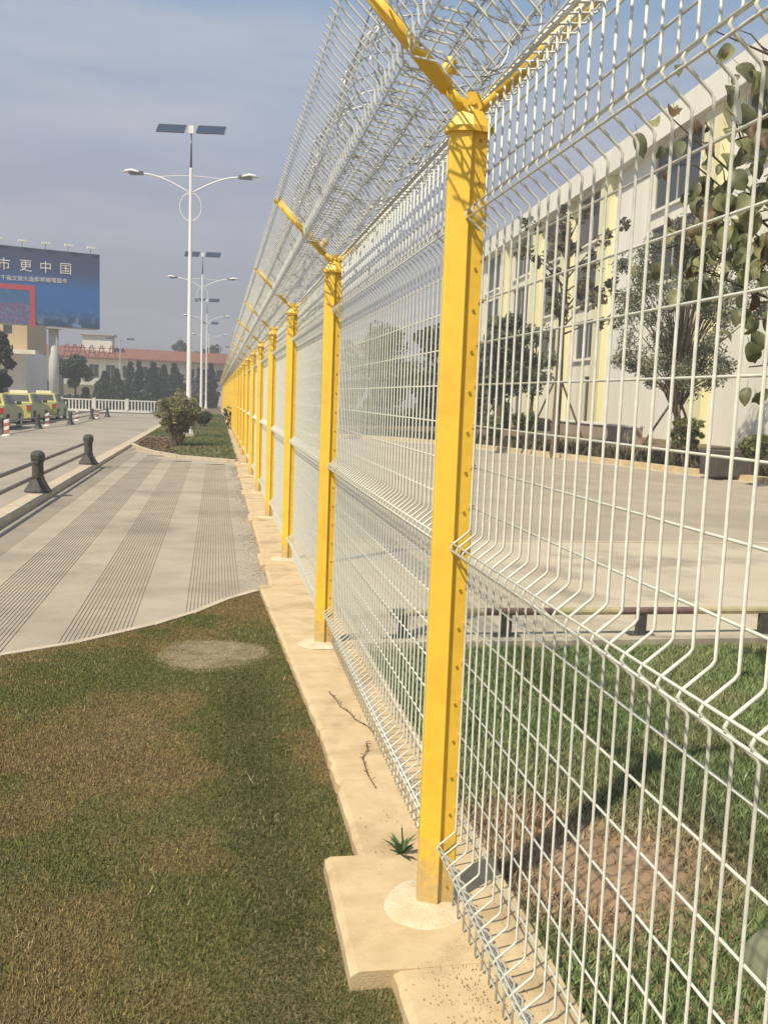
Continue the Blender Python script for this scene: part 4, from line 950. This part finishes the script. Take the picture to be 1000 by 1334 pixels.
# round dark tree nearer the first post
p = at(648, 590, Y=34)
t = tree('dark rounded tree with a straight trunk just right of the first post', (p.x, 34, .2), 4.9, 1.9, 1.35, 2700, .11, (.08, .095, .055), (.18, .19, .11), .12, seed=14); stakes(t, 2, 1.8, 1.1, 0)
p = at(690, 555, Y=40); tree('small dark tree behind the thin tree', (p.x, 40, .4), 5.0, 1.7, 1.3, 1600, .11, (.08, .09, .055), (.18, .19, .11), .08, seed=15)
for i, (px, py, Yc, h, r_2, lab) in enumerate(((893, 570, 23.2, 1.15, .55, 'rounded light green shrub beside the staked dense tree'), (684, 560, 33.5, 1.1, .7, 'clipped light green shrub between two staked trees'), (640, 575, 31, .9, .6, 'low green shrub beside the first post in view'), (985, 590, 19.5, .8, .5, 'small green shrub at the right edge by the dark planter'))):
    p = at(px, py, Y=Yc); shrub(lab, (p.x, Yc, .25), h, r_2, 2600, 50+i, (.10, .12, .035), (.22, .23, .08), size=.06, stems=14)
# trees at the far end of the yard seen through the second panel
labs = ['leftmost dark tree at the far end of the yard', 'second dark tree at the far end of the yard', 'middle dark tree at the far end of the yard', 'fourth dark tree at the far end of the yard', 'rightmost dark tree at the far end of the yard']
for i, (xx, yy, h) in enumerate(((3.2, 50, 4.6), (6.0, 48, 5.2), (8.8, 49, 5.4), (11.0, 45, 5.2), (12.2, 41, 4.8))):
    tree(labs[i], (xx, yy, .2), h, .3, 2.5, 6500, .14, (.06, .08, .05), (.13, .15, .08), .14, seed=60+i, group='trees at the far end of the yard')
# hedge below them
hd = thing('hedge', 'dark low hedge closing the far end of the yard', 'hedge', (0, 0, 0))
crown(hd, [(x*.5+1, 43.5-.03*x, .55) for x in range(0, 22)], [.75]*22, 9000, .10, (.025, .04, .018), (.06, .08, .03), seed=71, name='foliage')

# big leaved tree whose trunk stands outside the right edge
bt = thing('broad_leaf_tree', 'tree with large round leaves leaning in from the right edge behind the mesh', 'tree', (0, 0, 0))
b = MB(); base = Vector((3.6, 4.1, -.1)); b.tube([base, base+Vector((-.05, 0, 1.2)), base+Vector((-.15, .1, 2.4)), base+Vector((-.2, .2, 3.6))], [.10, .085, .065, .04], 8)
LB = [mat('broad_leaf_green', (.34, .35, .16), .5, var=.35, scale=14, trans=.4), mat('broad_leaf_dark', (.17, .18, .09), .5, var=.3, scale=14, trans=.3), mat('broad_leaf_brown', (.15, .095, .04), .6, var=.4, scale=14, trans=.25)]
lm = []
for mi_ in range(3):
    for q in range(2):
        m = MB(); n = 18; w = .037+.006*q; hgt = .052; v = [(0, 0, .004)]; rim2 = []
        for j in range(n):
            a = 2*math.pi*j/n; rr = 1.0-(.0 if j else -.22); v.append((w*math.sin(a)*(1.0+.02*math.sin(3*a+q)), hgt*math.cos(a)*rr, -.018*math.cos(2*a)+.001*math.sin(5*a)))
        m.add(v, [(0, 1+j, 1+(j+1) % n) for j in range(n)]); m.tube([(0, -hgt, 0), (0, -hgt-.035, .004)], .0015, 4); me_ = m.mesh('leaf', LB[mi_]); me_.polygons.foreach_set('use_smooth', [True]*len(me_.polygons)); lm.append(me_)
r = random.Random(21); brs = []
targets = [(870, 150, 4.3, 10), (905, 215, 4.2, 17), (950, 185, 4.0, 16), (985, 120, 4.1, 10), (870, 300, 4.3, 9), (915, 280, 4.0, 20), (960, 290, 3.9, 22), (995, 230, 3.8, 14), (845, 330, 4.5, 3), (900, 345, 4.1, 10), (985, 340, 3.8, 14), (985, 415, 3.7, 10), (975, 478, 3.6, 7), (990, 60, 3.9, 12), (930, 40, 4.2, 3)]
trunk_top = base+Vector((-.18, .15, 2.2))
for (px, py, Yd, nl) in targets:
    e_ = at(px, py, Y=Yd); s_ = base+Vector((-.12, .1, r.uniform(1.6, 3.0))); mid = s_.lerp(e_, .55)+Vector((0, 0, r.uniform(-.05, .2)))
    pts = [s_, s_.lerp(mid, .5)+Vector((0, 0, .05)), mid, e_]; b.tube(pts, [.02, .014, .008, .003], 5)
    for k in range(3):
        q0 = mid.lerp(e_, r.uniform(.1, .9)); q1 = q0+Vector((r.uniform(-.25, .1), r.uniform(-.15, .15), r.uniform(-.12, .2))); b.tube([q0, q0.lerp(q1, .5)+Vector((0, 0, .03)), q1], [.005, .003, .0015], 4)
    for k in range(int(nl*1.4)):
        c = mid.lerp(e_, r.uniform(.35, 1.05))+Vector((r.gauss(0, .09), r.gauss(0, .09), r.gauss(-.02, .09)))
        o = link('leaf', lm[r.choice([0, 0, 1, 2, 3, 3, 2, 4] if py < 400 else [2, 3])], bt, c)
        o.rotation_euler = (rad(90)+r.gauss(.1, .35), r.gauss(math.pi, .4), r.gauss(-.3, .45)); q_ = r.uniform(.45, 1.1); o.scale = (q_*r.uniform(.75, 1.05), q_, q_)
b.build('trunk', BARK, bt)

# low striped barrier across the yard edge
br = thing('wheel_stop_rail', 'low brown and faded yellow wheel stop rail at the yard edge behind the verge', 'barrier')
seg = [(1.25, 1.95, OLIVEP), (1.95, 2.5, BRNP), (2.5, 3.0, OLIVEP), (3.0, 3.62, BRNP), (3.62, 4.4, OLIVEP)]
for a, c, m in seg:
    b = MB(); b.tube([(a+.002, 6.35, .085), (c-.002, 6.35, .085)], .028, 10); b.build('rail_piece', m, br)
for x in (1.35, 2.12, 3.18, 4.2):
    b = MB(); b.box((x-.035, 6.325, -.1), (x+.035, 6.375, .06)); b.box((x-.10, 6.29, -.1), (x+.10, 6.41, -.09)); b.build('foot', BOLL, br)
# grey-green drum at the right edge in the verge
p = at(985, 1260, z=-.06); dr = MB(); dr.lathe([(.11, 0), (.125, .02), (.12, .10), (.09, .145), (.02, .165)], 18, c=(0, 0, 0))
tag(dr.build('valve_cover', mat('valve_green', (.24, .25, .15), .7, var=.3, scale=10), None, True, (p.x+.07, p.y-.03, -.12)), 'dull green rounded valve cover in the verge at the lower right corner', 'valve cover')

# ================================================================== HAZE
hm = bpy.data.materials.new('haze_air'); hm.use_nodes = True; t = hm.node_tree; t.nodes.clear()
ho = t.nodes.new('ShaderNodeOutputMaterial'); hv = t.nodes.new('ShaderNodeVolumePrincipled')
hv.inputs['Color'].default_value = (.86, .86, .88, 1); hv.inputs['Density'].default_value = 0.0034; hv.inputs['Anisotropy'].default_value = 0.3
t.links.new(hv.outputs[0], ho.inputs['Volume'])
tag(MB().box((-510, -110, -1.25), (510, 710, 15.5)).build('haze', hm), kind='stuff')
